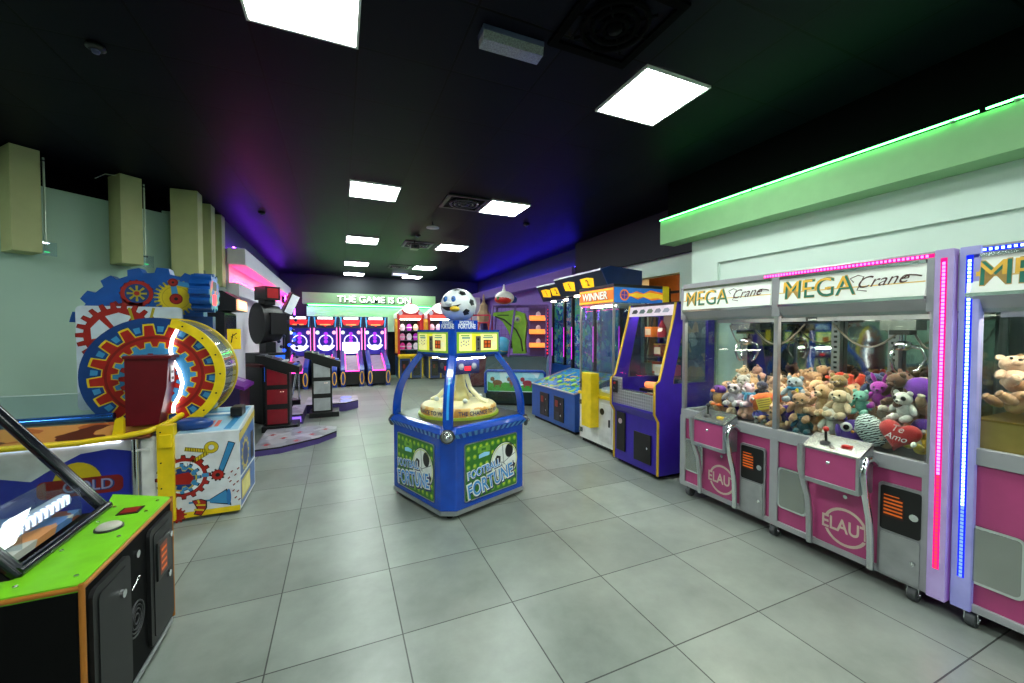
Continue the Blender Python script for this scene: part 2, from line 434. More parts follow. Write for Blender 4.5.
# neon and LED strips: each tube hangs on its trim
def strip(p0, p1, r, mat, label, group=None, clip=True):
    t = thing('neon_strip_light', label, 'strip light', p0, 0, group)
    d = Vector(p1) - Vector(p0)
    m = MB(); m.tube([(0, 0, 0), tuple(d)], r, mat, 8); m.build('tube', t)
    for k in (.08, .5, .92):
        c = d * k; m = MB(); m.box(c.x - .012, c.x + .012, c.y - .012, c.y + .012, c.z - r - .006, c.z - r + .002, ALU); m.build('mount_clip', t)
GRN = EM('green_neon', '#5cff7a', 16)
strip((3.585, 3.76, 2.863), (3.585, 2.60, 2.863), .0065, GRN, 'green neon tube along the soffit, the one at its far end', 'green neon tubes')
strip((3.585, 2.58, 2.863), (3.585, 1.13, 2.863), .0065, GRN, 'green neon tube along the soffit above the pink lit crane', 'green neon tubes')
strip((3.585, 1.10, 2.863), (3.585, -.40, 2.863), .0065, GRN, 'green neon tube above the blue lit crane at the photo edge', 'green neon tubes')
strip((-1.56, 7.8, 2.335), (-1.56, 14.1, 2.335), .014, EM('pink_led', '#ff2a78', 34), 'pink light strip glowing on the left wall ledge')
strip((-.9, 13.9, 2.34), (2.9, 13.9, 2.34), .014, EM('green_led', '#48ff6a', 30), 'green light strip under the lettered back wall sign')
strip((-1.25, 13.6, 1.4), (-1.25, 13.6, 2.55), .02, EM('violet_neon', '#9a35ff', 22), 'upright violet neon tube in the far left corner')
strip((-1.42, 13.0, 1.6), (-1.42, 13.0, 2.55), .02, EM('violet_neon', '#9a35ff', 22), 'upright violet neon tube on the left wall end')
strip((4.66, 7.3, 2.90), (4.66, 14.0, 2.90), .014, EM('violet_led', '#3a2cff', 55), 'violet light strip on top of the purple soffit')
strip((-1.58, 7.8, 2.89), (-1.58, 13.9, 2.89), .014, EM('blue_led', '#8230ff', 42), 'blue violet light strip on top of the left soffit')

# lettered sign
t = thing('letter_sign', 'glowing white letters reading THE GAME IS ON on the back wall', 'sign', (1.08, 13.74, 2.53))
m = MB(); wl = EM('lit_letters', '#f2fff4', 4.0); 
vs, fs = text_geo('THE GAME IS ON', .03)
xs = [v[0] for v in vs]; k = 2.45 / (max(xs) - min(xs))
FR(m, (0, -.03, 0)).text('THE GAME IS ON', 0, 0, .2, wl, 3, bold=.0, wid=2.26)
FR(m, (0, -.03, 0)).text('THE GAME IS ON', .014, -.014, .21, P('letter_edge', '#10301c', .5), 0, bold=.02, wid=2.3)
FR(m, (0, 0, 0)).text('THE GAME IS ON', .03, -.025, .2, P('letter_edge', '#10301c', .5), 0, bold=.02, wid=2.3)
m.build('letters', t)
for i in range(9):
    m = MB(); m.box(-1.1 + i * .27, -1.08 + i * .27, -.03, .008, -.01, .01, ALU); m.build('standoff', t)

# ceiling lights
PANEL = EM('led_panel', '#f3fff9', 45)
def clight(x, y, label):
    t = thing('ceiling_light', label, 'ceiling light', (x, y, CEIL), 0, 'square LED ceiling panels')
    m = MB()
    for a0, a1, b0, b1 in ((-.3, .3, -.3, -.285), (-.3, .3, .285, .3), (-.3, -.285, -.285, .285), (.285, .3, -.285, .285)): m.box(a0, a1, b0, b1, -.02, -.001, WHT)
    m.build('frame', t)
    m = MB(); m.box(-.284, .284, -.284, .284, -.014, -.006, PANEL); m.build('diffuser', t)
names = ['closest to the camera', 'second from the camera', 'third from the camera', 'fourth from the camera', 'farthest from the camera']
for i, y in enumerate((2.45, 5.45, 8.45, 11.45, 13.55)):
    clight((.425 if i else -.175), y, 'square white ceiling light in the left row, ' + names[i])
    clight(2.225, y - (.25 if i == 0 else 0) * 0, 'square white ceiling light in the right row, ' + names[i])
for y in (-.55, -3.3):
    for x in (-.175, 2.225): clight(x, y, 'square white ceiling light behind the camera')
for x, y, n in ((-4.2, .8, 1), (-4.2, 3.2, 2)):
    clight(x, y, 'square white ceiling light over the left bay, ' + ('near' if n == 1 else 'far') + ' one')

# ceiling fittings
t = thing('emergency_light', 'slim emergency light box with ribbed clear cover on the black ceiling', 'emergency light', (.99, 2.30, CEIL), R(-1))
m = MB(); m.box(-.2, .2, -.055, .055, -.035, -.001, P('grey_housing', '#454a6a', .5)); m.build('housing', t, .004)
m = MB(); m.prism([(-.055, -.036), (.055, -.036), (.045, -.085), (-.045, -.085)], -.195, .195, 'x', P('ribbed_cover', '#85888a', .25, vary=.3, vs=120, bump=.5, bs=300)); m.build('cover', t)
def cassette(x, y, label, glow, BLK=BLK):
    t = thing('air_vent', label, 'ceiling vent', (x, y, CEIL), 0, 'round swirl ceiling vents')
    m = MB()
    for a0, a1, b0, b1 in ((-.29, .29, -.29, -.24), (-.29, .29, .24, .29), (-.29, -.24, -.24, .24), (.24, .29, -.24, .24)): m.box(a0, a1, b0, b1, -.02, -.001, glow)
    m.build('frame', t)
    m = MB()
    for r_ in (.07, .13, .19): m.torus((0, 0, -.02), r_, .016, BLK, 24, 6, 'z')
    m.lathe([(.0, -.05), (.04, -.045), (.045, -.02)], BLK, 16)
    for q in range(8): m.tube([(0.03 * math.cos(q * PI / 4), .03 * math.sin(q * PI / 4), -.02), (.24 * math.cos(q * PI / 4), .24 * math.sin(q * PI / 4), -.02)], .008, BLK, 6)
    m.build('diffuser', t)
gv = P('grey_vent_frame', '#5d6068', .5)
cassette(1.62, 5.45, 'dark ceiling vent beside the second right row light', BLK)
cassette(1.5, 8.45, 'pale framed ceiling vent beside the third right row light', gv)
cassette(1.55, 11.5, 'ceiling vent beside the fourth right row light', BLK)
cassette(1.5, 1.95, 'black ceiling vent beside the nearest right row light', VOID, VOID)
t = thing('ceiling_speaker', 'round white ceiling speaker hanging on a short stem', 'speaker', (1.43, 6.62, CEIL))
m = MB(); m.tube([(0, 0, -.001), (0, 0, -.08)], .012, BLK, 8); m.build('stem', t)
m = MB(); m.lathe([(.02, -.08), (.1, -.085), (.105, -.1), (.0, -.105)], P('pale_grey_disc', '#8a8c92', .5), 24); m.build('disc', t)
for x, y, lb in ((1.37, 7.62, 'small black smoke detector near the speaker'), (-1.07, 7.09, 'small smoke detector above the left wall boxes'), (2.9, 6.1, 'small smoke detector towards the navy wall'), (-1.4, 3.4, 'small smoke detector over the left machines')):
    t = thing('smoke_detector', lb, 'smoke detector', (x, y, CEIL), 0, 'smoke detectors')
    m = MB(); m.lathe([(.045, -.001), (.05, -.018), (.035, -.03)], BLK, 16); m.build('base', t)
    m = MB(); m.lathe([(.022, -.031), (.018, -.048), (0.001, -.05)], P('grey_housing', '#454a6a', .5), 12); m.build('sensor', t)
t = thing('projector', 'small black ceiling projector on a bracket near the third lights', 'projector', (1.38, 8.1, CEIL))
m = MB(); m.tube([(0, 0, -.001), (0, 0, -.1)], .015, BLK, 8); m.build('bracket', t)
m = MB(); m.box(-.08, .08, -.1, .1, -.18, -.1, BLK); m.build('case', t, .01)
m = MB(); m.tube([(0, -.1, -.14), (0, -.13, -.14)], .03, P('lens', '#20242c', .1), 16); m.build('lens', t)
t = thing('exit_light', 'pale slim ceiling light near the back wall', 'ceiling light', (1.75, 12.9, CEIL))
m = MB(); m.box(-.25, .25, -.06, .06, -.08, -.001, WHT); m.build('housing', t, .005)
m = MB(); m.box(-.22, .22, -.062, -.0605, -.065, -.02, EM('pale_lamp', '#dfe8ff', 3)); m.build('lamp', t)
# ------------------------------------------------------------------ soft toys
PLU = {}
def plu(hexc):
    if hexc not in PLU: PLU[hexc] = P('plush_' + hexc.strip('#'), hexc, .95, vary=.14, vs=40, bump=.55, bs=170, sheen=.35)
    return PLU[hexc]
def bump_pts(f): return f
EYE = P('toy_eye', '#0a0a0c', .12)
_pm = {}
def pmesh(key, fn):
    """one mesh per shape and colour, shared by every toy that uses it"""
    if key not in _pm:
        mb = MB(); fn(mb); o = mb.build(key[0]); _pm[key] = o.data; bpy.data.objects.remove(o)
    return _pm[key]
def pobj(name, key, fn, parent):
    o = bpy.data.objects.new(name, pmesh((name,) + key, fn)); COL.objects.link(o); o.parent = parent; return o
def bear(label, loc, rot, col, belly=None, muz=None, s=1.0, group=None, kind='plush_bear', cat='plush toy', ear=.024, eyecol=None, scarf=None, ears='round', patch=None):
    c = plu(col); b = plu(belly or col); mz = plu(muz or belly or col)
    t = thing(kind, label, cat, loc, 0, group, rot); t.scale = (s * .78,) * 3; t.location.z += .022
    k = (col, belly, muz, ears, eyecol, patch)
    def body(m):
        m.ball((0, 0, .075), (.062, .056, .078), c)
        m.ball((0, -.018, .072), (.044, .042, .055), b)
    pobj('body', k, body, t)
    h = pobj('head', k, lambda m: m.ball((0, -.012, .188), (.066, .058, .057), c), t)
    pobj('muzzle', k, lambda m: m.ball((0, -.058, .175), (.03, .026, .023), mz, 12, 8), h)
    pobj('nose', ('n',), lambda m: m.ball((0, -.085, .183), (.011, .008, .008), EYE, 8, 6), h)
    for sx in (-1, 1):
        if eyecol: pobj('eye_patch', k + (sx,), lambda m: m.ball((sx * .03, -.054, .202), (.02, .014, .021), plu(eyecol), 10, 7), h)
        yy = -.069 if eyecol else -.063
        pobj('eye', (sx, yy), lambda m: m.ball((sx * .028, yy, .203), (.0085, .006, .0095), EYE, 8, 6), h)
        if ears == 'round': pobj('ear', k + (sx,), lambda m: m.ball((sx * .05, -.002, .235), (ear, .013, ear), c, 12, 8), h)
        elif ears == 'long': pobj('ear', k + (sx,), lambda m: m.ball((sx * .04, .0, .27), (.018, .012, .055), c, 12, 8, (0, sx * .3, 0)), h)
        elif ears == 'flop': pobj('ear', k + (sx,), lambda m: m.ball((sx * .07, -.01, .185), (.016, .024, .045), plu(muz or col), 12, 8, (0, -sx * .3, 0)), h)
        pobj('arm', k + (sx,), lambda m: m.ball((sx * .075, -.03, .1), (.024, .024, .055), c, 12, 8, (-.5, -sx * .6, 0)), t)
        def leg(m):
            m.ball((sx * .048, -.075, .033), (.03, .055, .03), c, 12, 8)
            m.ball((sx * .048, -.122, .034), (.024, .012, .025), b, 10, 6)
        pobj('leg', k + (sx,), leg, t)
    if scarf:
        def sc(m):
            m.torus((0, -.008, .14), .05, .017, plu(scarf[0]), 18, 8, 'z'); m.ball((.03, -.065, .11), (.018, .01, .04), plu(scarf[1]), 10, 6, (0, .3, 0))
        pobj('scarf', (scarf[0],), sc, t)
    return t
def cushion(label, loc, rot, col, s=1.0):
    t = tag(MB().ball((0, 0, 0), (.11, .055, .1), plu(col), 24, 14).build('plush_cushion'), label, 'cushion'); t.location = loc; t.rotation_euler = rot; t.scale = (s * .78,) * 3; t.location.z += .02; return t
def owl(label, loc, rot, col, s=1.0):
    c = plu(col); w = plu('#d9d6d2')
    t = thing('plush_owl', label, 'plush toy', loc, 0, None, rot); t.scale = (s * .78,) * 3; t.location.z += .02
    pobj('body', (col,), lambda m: m.ball((0, 0, .1), (.085, .07, .1), c), t)
    for sx in (-1, 1):
        e = pobj('eye', (sx, col), lambda m: m.ball((sx * .042, -.062, .14), (.038, .014, .038), w, 14, 8), t)
        pobj('pupil', (sx, col), lambda m: m.ball((sx * .042, -.074, .14), (.02, .008, .022), EYE, 12, 8), e)
        pobj('wing', (sx, col), lambda m: m.ball((sx * .085, -.01, .085), (.022, .045, .06), c, 12, 8, (0, sx * .25, 0)), t)
        pobj('foot', (sx, col), lambda m: m.ball((sx * .04, -.06, .012), (.028, .035, .016), w, 10, 6), t)
        pobj('ear_tuft', (sx, col), lambda m: m.ball((sx * .06, 0, .2), (.016, .012, .03), c, 10, 6, (0, sx * .5, 0)), t)
    pobj('beak', (col,), lambda m: m.ball((0, -.08, .115), (.012, .016, .012), plu('#e89a2a'), 8, 6), t)
    return t
def zebra_mat():
    m, nt, out = newmat('zebra_plush')
    b = nt.nodes.new('ShaderNodeBsdfPrincipled'); nt.links.new(b.outputs[0], out.inputs[0]); b.inputs['Roughness'].default_value = .95
    tc = nt.nodes.new('ShaderNodeTexCoord')
    wv = nt.nodes.new('ShaderNodeTexWave'); wv.bands_direction = 'Z'; wv.inputs['Scale'].default_value = 18; wv.inputs['Distortion'].default_value = 6; wv.inputs['Detail'].default_value = 2; wv.inputs['Detail Scale'].default_value = 2
    nt.links.new(tc.outputs['Object'], wv.inputs[0])
    r = nt.nodes.new('ShaderNodeValToRGB'); r.color_ramp.interpolation = 'CONSTANT'
    r.color_ramp.elements[0].color = rgba('#17191b'); r.color_ramp.elements[1].position = .38; r.color_ramp.elements[1].color = rgba('#cfdcd8')
    nt.links.new(wv.outputs[0], r.inputs[0]); nt.links.new(r.outputs[0], b.inputs['Base Color'])
    return m
def heart(label, loc, rot):
    t = thing('heart_cushion', label, 'cushion', loc, 0, None, rot); t.scale = (.8, .8, .8)
    red = P('red_velvet', '#b3161c', .8, sheen=.3, bump=.2, bs=120)
    def hp(a, k):
        x = 16 * math.sin(a) ** 3; y = 13 * math.cos(a) - 5 * math.cos(2 * a) - 2 * math.cos(3 * a) - math.cos(4 * a)
        return x * k / 17, y * k / 17
    rings = []
    for q in range(13):
        b = -PI / 2 + PI * q / 12; k = .13 * max(.02, math.cos(b)) ** .55; d = .06 * math.sin(b)
        rings.append([(x, d, y) for x, y in (hp(2 * PI * i / 36, k) for i in range(36))])
    m = MB(); m.loft(rings, red); m.build('cushion', t)
    m = MB(); wh = P('white_stitching', '#f3e4e4', .7)
    d = FR(m, (0, -.0625, 0)); d.text('Te', .0, .042, .05, wh, 1, shear=.25); d.text('Amo', .005, -.022, .046, wh, 1, shear=.25)
    lab(m.build('lettering', t), 'white words Te Amo')
    return t
def fish(label, loc, rot):
    t = thing('plush_fish', label, 'plush toy', loc, 0, None, rot); t.scale = (.85,) * 3; o = plu('#e06a1e')
    m = MB(); m.ball((0, 0, .06), (.11, .05, .055), o, 18, 12); m.build('body', t)
    m = MB(); m.ball((.12, 0, .06), (.035, .014, .06), o, 12, 8); m.build('tail', t)
    m = MB(); m.ball((-.06, -.035, .02), (.03, .014, .06), o, 12, 8, (.2, .5, 0)); m.build('fin', t)
    for sy in (-1, 1):
        m = MB(); m.ball((-.075, sy * .04, .08), .014, P('white_plush_eye', '#efe9e0', .5), 10, 6); e = m.build('eye', t)
        m = MB(); m.ball((-.08, sy * .052, .08), .007, EYE, 8, 6); m.build('pupil', e)
    m = MB(); m.box(-.05, .07, -.066, -.064, -.03, .07, P('yellow_paper', '#e9c952', .7)); d = FR(m, (0, -.066, 0))
    for i in range(4): d.rect(-.04, .055, .05 - i * .02, .056 - i * .02, P('brown_print', '#8b6a2a', .7))
    lab(m.build('price_tag', t), 'yellow paper tag with printed lines')
    return t
def penguin(label, loc, rot):
    t = thing('plush_penguin', label, 'plush toy', loc, 0, None, rot); t.scale = (.78,) * 3; k = plu('#3a2560'); tn = plu('#d49a55')
    m = MB(); m.ball((0, 0, .09), (.07, .06, .09), tn); m.build('body', t)
    m = MB(); m.ball((0, 0, .18), (.08, .065, .05), plu('#6b2f96')); h = m.build('head', t)
    m = MB(); m.ball((-.02, -.08, .165), (.022, .03, .016), plu('#e8701c'), 10, 8); m.build('beak', h)
    for s in (-1, 1):
        m = MB(); m.ball((s * .075, -.01, .09), (.018, .035, .06), k, 12, 8, (0, s * .3, 0)); m.build('wing', t)
        m = MB(); m.ball((s * .035, -.05, .01), (.03, .04, .016), plu('#e8701c'), 10, 6); m.build('foot', t)
        m = MB(); m.ball((s * .03, -.055, .2), .009, EYE, 8, 6); m.build('eye', h)
    return t

# ------------------------------------------------------------------ crane machines
PINK = P('pink_panel', '#ae4478', .4, vary=.05)
STEEL = P('polished_steel_panel', '#a6aaa6', .25, .85, vary=.05)
BED = P('bed_grey', '#83838a', .5)
MIRR = P('dark_mirror', '#b5b9b6', .04, 1.0, vary=.02)
SIGNW = P('backlit_sign', '#e8eee4', .3, es=.18, vary=.03)
MET = P('lettering_yellow', '#e3b23c', .4, es=.15); MEGR = P('lettering_green', '#18705a', .4, es=.05); MEO = P('lettering_outline', '#c2a05a', .4, es=.05)
BRN = P('lettering_brown', '#4b2d22', .4); GOLDL = P('gold_line', '#d4b35e', .4, es=.3)
LEDS = {}
def ledmat(c, s): return EM('led_' + c.strip('#'), c, s, False)
def crane(root_loc, halfw, units, label, led_side, led_cols, top_led, zb=.80):
    rt = thing('claw_crane_machine', label, 'claw machine', root_loc, R(-90))
    D = .855; W = halfw
    # cabinet
    m = MB(); m.box(-W + .012, W - .012, .004, D, .10, zb - .055, PINK); m.build('cabinet', rt)
    fr = MB()
    fr.box(-W, W, -.012, .02, .085, .125, ALUP); fr.box(-W, W, -.012, .03, zb - .085, zb, ALUP)
    fr.box(-W, W, D - .02, D, zb - .085, zb, ALUP)
    for x in (-W, W - .04): fr.box(x, x + .04, .0, D, zb - .055, zb, ALUP); fr.box(x, x + .04, -.012, .03, .115, zb - .085, ALUP); fr.box(x, x + .04, D - .03, D, .08, 1.9, ALUP)
    fr.build('frame', rt, .004)
    m = MB(); m.box(-W + .045, W - .045, .03, D - .03, zb - .053, zb - .04, BED); m.build('prize_bed', rt)
    m = MB(); m.box(-W, W, -.005, D, 1.905, 1.955, ALUP); m.box(-W + .04, W - .04, .06, D - .02, 1.70, 1.72, WHT); m.build('roof', rt, .006)
    m = MB(); m.box(-W + .05, W - .05, D - .035, D - .03, zb, 1.69, MIRR); lab(m.build('back_mirror', rt), 'mirrored back panel')
    m = MB(); m.box(-W + .1, W - .1, .105, .135, 1.66, 1.685, EM('tube_lamp', '#fff4e0', 95)); m.build('lamp', rt)
    m = MB(); m.box(-W + .06, W - .06, .15, .156, 1.645, 1.70, ALUP); m.build('added_lamp_shade', rt)  # added plate that blocks the lamp's reflection in the back mirror
    for x in (-W + .02, W - .02):
        m = MB(); m.box(x - .003, x + .003, .03, D - .04, zb, 1.70, GLS); m.build('side_glass', rt)
    edges = sorted({u[0] for u in units} | {u[1] for u in units})
    for x in edges:
        w_ = .04 if abs(abs(x) - W) > .06 else .045
        xx = min(max(x, -W + w_ / 2), W - w_ / 2)
        m = MB(); m.box(xx - .016, xx + .016, -.012, .025, zb, 1.64, ALU)
        m.box(xx - .03, xx + .03, -.02, .03, 1.63, 1.92, ALUP); m.box(xx - .03, xx + .03, -.0125, .0, .09, zb - .06, ALUP); m.build('post', rt, .003)
    for i, (x0, x1, full) in enumerate(units):
        a, b = x0 + .03, x1 - .03
        m = MB(); m.box(a, b, .0, .006, zb, 1.64, GLS); m.build('front_glass', rt)
        # marquee sign and valance
        m = MB(); m.prism([(-.035, 1.715), (.02, 1.715), (.02, 1.895), (-.02, 1.895)], a, b, 'x', SIGNW)
        d = Dec(m, ((a + b) / 2, -.0275, 1.805), (1, 0, 0), (0, .015, .18))
        hw = (b - a) / 2
        d.rect(-hw, hw, -.012, -.006, GOLDL, 1)
        d.text('MEGA', -hw + .25, .0, .132, MEO, 2, bold=.010, wid=.427); d.text('MEGA', -hw + .25, .0, .127, MEGR, 3, bold=-.004, wid=.42)
        vs, fs = text_geo('MEGA', -.004)                                # upper half of the letters is yellow
        xs = [v[0] for v in vs]; k = .42 / (max(xs) - min(xs)); kz = .127 / .72
        bm = bmesh.new(); bv = [bm.verts.new((v[0] * k, v[1] * kz, 0)) for v in vs]
        for f_ in fs:
            try: bm.faces.new([bv[i_] for i_ in f_])
            except ValueError: pass
        bmesh.ops.triangulate(bm, faces=bm.faces[:])
        g = bmesh.ops.bisect_plane(bm, geom=bm.verts[:] + bm.edges[:] + bm.faces[:], plane_co=(0, -.006, 0), plane_no=(0, -1, 0), clear_outer=True)
        bm.verts.index_update()
        m.add([(v.co.x - hw + .235, v.co.y, .004) for v in bm.verts], [[v.index for v in f_.verts] for f_ in bm.faces], MET, M=d.T); bm.free()
        if full:
            d.text('Crane', hw - .20, .016, .07, BRN, 3, shear=.5, wid=.24, rot=.06)
            d.line([(hw - .33, .02), (hw - .35, .045), (hw - .31, .062), (hw - .28, .05), (hw - .31, -.03), (hw - .26, -.04)], .006, BRN, 3)
            d.line([(hw - .10, .015), (hw - .07, .035), (hw - .04, .03), (hw - .015, .022)], .008, BRN, 3)
        m.build('marquee_sign', rt)
        m = MB(); m.box(a, b, -.03, .02, 1.895, 1.912, CHR); m.box(a, b, -.045, .02, 1.70, 1.717, CHR); m.build('sign_rail', rt)
        m = MB(); m.prism([(-.04, 1.70), (.02, 1.62), (.05, 1.62), (.05, 1.70)], a, b, 'x', ALUP); m.build('valance', rt)
        # doors in the lower front
        cx = x0
        m = MB(); d = FR(m, (0, .004, 0)); px0 = x0 + .045 if i == 0 else x0 + .03
        m.prism(rrect(px0 + .0, px0 + .20, .235, .535, .03), -.01, .004, 'y', CHR); m.prism(rrect(px0 + .014, px0 + .186, .249, .521, .02), -.013, -.009, 'y', STEEL)
        lab(m.build('prize_door', rt), 'polished steel prize door')
        if not full: continue
        c0 = x1 - (.22 if i else .268); c1 = c0 + .205
        m = MB(); m.prism(rrect(c0, c1, .085, .635, .02), -.012, .004, 'y', P('silver_door', '#9a9b9e', .35, .5)); m.prism(rrect(c0 + .012, c1 - .012, .36, .62, .015), -.017, -.01, 'y', BLK)
        m.prism(rrect(c0 + .014, c1 - .014, .10, .345, .015), -.018, -.01, 'y', P('silver_door_panel', '#a8a9ac', .3, .6)); m.tube([(c1 - .04, -.018, .22), (c1 - .04, -.026, .22)], .012, CHR, 12)
        d = FR(m, (0, -.018, 0)); og = P('orange_print', '#d8641a', .5, es=.25)
        d.rect(c0 + .025, c0 + .12, .44, .56, P('dark_label', '#3a1406', .5), 1)
        for q in range(5): d.rect(c0 + .03, c0 + .115, .455 + q * .021, .465 + q * .021, og, 2)
        d.rect(c0 + .03, c0 + .10, .563, .569, og, 2); m.tube([(c1 - .04, -.017, .48), (c1 - .04, -.024, .48)], .02, CHR, 14)
        cd = m.build('coin_door', rt)
        # control console
        k0, k1 = (c0 - .345, c0 - .03)
        m = MB(); m.prism([(-.012, .56), (-.15, .56), (-.15, .765), (-.012, .83)], k0 + .012, k1 - .012, 'x', PINK)
        m.box(k0 + .012, k1 - .012, -.154, -.01, .545, .575, ALU)
        cs = m.build('console', rt, .004)
        m = MB(); m.prism([(-.008, .834), (-.156, .764), (-.156, .777), (-.008, .847)], k0, k1, 'x', STEEL); m.build('top_plate', cs)
        for x in (k0, k1 - .016):
            m = MB(); m.prism([(-.008, .55), (-.157, .55), (-.157, .77), (-.008, .84)], x, x + .016, 'x', ALU); m.build('side_plate', cs)
        zc = .815; yc = -.085; xj = k0 + .10
        m = MB(); m.lathe([(.034, .8), (.03, .812), (.012, .82)], BLK, 16, Matrix.Translation((xj, yc, 0))); m.tube([(xj, yc, .82), (xj, yc, .885)], .008, BLK, 8)
        m.ball((xj, yc, .895), .017, P('red_knob', '#b3201a', .3) if i else BLK, 12, 8); m.build('joystick', cs)
        m = MB(); T = Matrix.Translation((k0 + .22, yc, .806)) @ Matrix.Rotation(-.02, 4, 'X')
        m.box(k0 + .195, k0 + .245, yc - .02, yc + .02, .80, .819, RED if i else P('yellow_button', '#d9b63a', .4), ); m.build('button', cs, .004)
        m = MB(); m.lathe([(.012, 0), (.01, .008), (.002, .01)], CHR, 12, Matrix.Translation((k0 + .15, -.152, .70)) @ Matrix.Rotation(PI / 2, 4, 'X')); m.build('lock', cs)
        for x, bow in ((k0 - .008, False), (k1 + .014, True)):
            if bow: pts = [(x, -.012, .73), (x, -.06, .765), (x, -.12, .76), (x, -.145, .70), (x, -.12, .56), (x, -.075, .42), (x, -.055, .3), (x, -.045, .1)]
            else: pts = [(x, -.16, .78), (x, -.155, .62), (x, -.11, .5), (x, -.075, .42), (x, -.055, .3), (x, -.045, .1)]
            m = MB(); m.tube(pts, .019, CHR if bow else ALU, 12); lab(m.build('guard_rail', rt), 'bent chrome rail' if bow else 'flat silver rail')
        # ring logo below the console
        m = MB(); lx = (k0 + k1) / 2 + .02; m.box(k0 + .01, k1 - .01, -.006, .004, .11, .545, PINK)
        d = FR(m, (lx, -.007, .27)); lg = P('cream_print', '#cfb9ac', .45)
        d.ring(0, 0, .105, .122, lg, 1); d.rect(-.14, .14, -.045, .045, PINK, 2); d.text('ELAUT', 0, 0, .085, lg, 3, bold=.02, wid=.265)
        m.tube([(lx, -.006, .47), (lx, -.014, .47)], .012, CHR, 12); lab(m.build('logo_panel', rt), 'pink panel with ringed cream letters')
        # claw
    for i, (x0, x1, full) in enumerate(units):
        c = (x0 + x1) / 2 + (.12 if i else -.12); y = .42 if full else .36
        m = MB(); m.box(x0 + .04, x1 - .04, y - .015, y + .015, 1.60, 1.63, ALU); g = m.build('gantry', rt)
        m = MB(); m.box(c - .09, c + .09, y - .07, y + .07, 1.53, 1.595, STEEL); m.box(c - .05, c + .05, y - .05, y + .05, 1.50, 1.53, BLK); m.build('carriage', g)
        m = MB(); m.tube([(c, y, 1.50), (c, y, 1.45)], .016, CHR, 10); m.lathe([(.03, 1.40), (.045, 1.41), (.045, 1.45), (.02, 1.46)], CHR, 16, Matrix.Translation((c, y, 0))); m.build('claw_rod', g)
        for q in range(3):
            a = q * 2 * PI / 3 + .4; ca, sa = math.cos(a), math.sin(a)
            m = MB(); m.tube([(c + ca * r_, y + sa * r_, z_) for r_, z_ in ((.03, 1.43), (.09, 1.41), (.11, 1.35), (.08, 1.28), (.05, 1.26))], .009, CHR, 8); m.build('claw_prong', g)
        for q in range(2 if full else 1):
            xa, xb = (x0 + .1, c) if q == 0 else (c, x1 - .1)
            pts = [(xa + (xb - xa) * s_, y + .08, 1.58 - .17 * math.sin(PI * s_)) for s_ in [j / 10 for j in range(11)]]
            m = MB(); m.tube(pts, .007, P('grey_cable', '#9a9286', .5), 6); m.build('cable', g)
    # perforated rear posts
    for x in ((-.02, .35) if len(units) > 1 else ()):
        m = MB(); m.box(x - .03, x + .03, D - .09, D - .04, .8, 1.69, ALU)
        for q in range(20): m.box(x - .012, x + .012, D - .0905, D - .09, .84 + q * .042, .858 + q * .042, BLK)
        m.build('rear_post', rt)
    # LED strips
    xs = led_side
    m = MB(); m.box(xs - .037, xs + .037, -.03, .03, .085, 1.955, P('lit_post_' + led_cols[0].strip('#'), '#a9a5c0', .35, .2, es=.22, ec='#a050d8' if led_cols[0] == '#ff1e8a' else '#4a5af0')); m.build('led_post', rt, .004)  # faint emission stands in for the strip's coloured glow on the post
    n = 84
    def ledbox(mb, x, z, mat, dx=.0055, dz=.007): mb.box(x - dx, x + dx, -.034, -.029, z - dz, z + dz, mat)
    m = MB(); m.box(xs - .013, xs + .013, -.0305, -.0295, .25, 1.91, EM('led_glow_' + led_cols[0].strip('#'), led_cols[0], 1.2))
    for q in range(n):
        z = .26 + q * 1.64 / n
        ledbox(m, xs, z, ledmat(led_cols[1] if q > n * led_cols[4] else led_cols[2], led_cols[3]))
    lab(m.build('led_strip', rt), 'upright strip of small glowing lights')
    m = MB(); xa, xb = top_led
    m.box(xa, xb, -.0075, -.0055, 1.92, 1.943, EM('led_glow_' + led_cols[0].strip('#'), led_cols[0], 2.2))
    nn = int((xb - xa) / .02)
    for q in range(nn):
        m.box(xa + .006 + q * .02, xa + .016 + q * .02, -.010, -.0072, 1.926, 1.938, ledmat(led_cols[1], led_cols[3] * .7))
    lab(m.build('led_strip', rt), 'strip of small glowing lights along the top edge')
    # casters
    for x in [-W + .09, 0, W - .09] if len(units) > 1 else [-W + .07, W - .09]:
        for y in (.02, D - .1):
            m = MB(); m.box(x - .025, x + .025, y - .03, y + .03, .084, .10, BLK); m.box(x - .027, x - .021, y - .02, y + .025, .03, .09, CHR); m.box(x + .021, x + .027, y - .02, y + .025, .03, .09, CHR)
            c_ = m.build('caster', rt)
            m = MB(); m.tube([(x - .018, y, .041), (x + .018, y, .041)], .041, P('grey_rubber', '#45474a', .6), 18); m.tube([(x - .029, y, .041), (x + .029, y, .041)], .01, CHR, 8); m.build('wheel', c_)
    return rt
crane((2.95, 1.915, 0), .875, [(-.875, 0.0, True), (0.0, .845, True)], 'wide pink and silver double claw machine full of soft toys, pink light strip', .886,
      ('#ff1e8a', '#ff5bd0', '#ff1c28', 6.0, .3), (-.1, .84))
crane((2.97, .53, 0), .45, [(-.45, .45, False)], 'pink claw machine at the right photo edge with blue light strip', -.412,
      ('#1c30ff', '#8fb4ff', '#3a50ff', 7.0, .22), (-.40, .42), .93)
def W2(y, x, z): return (x, y, z)

B = R(-90)
def at(y, z, x, yaw=0, tilt=0, roll=0): return dict(loc=(x, y, z), rot=(tilt, roll, B + yaw))
n_before = set(COL.objects)
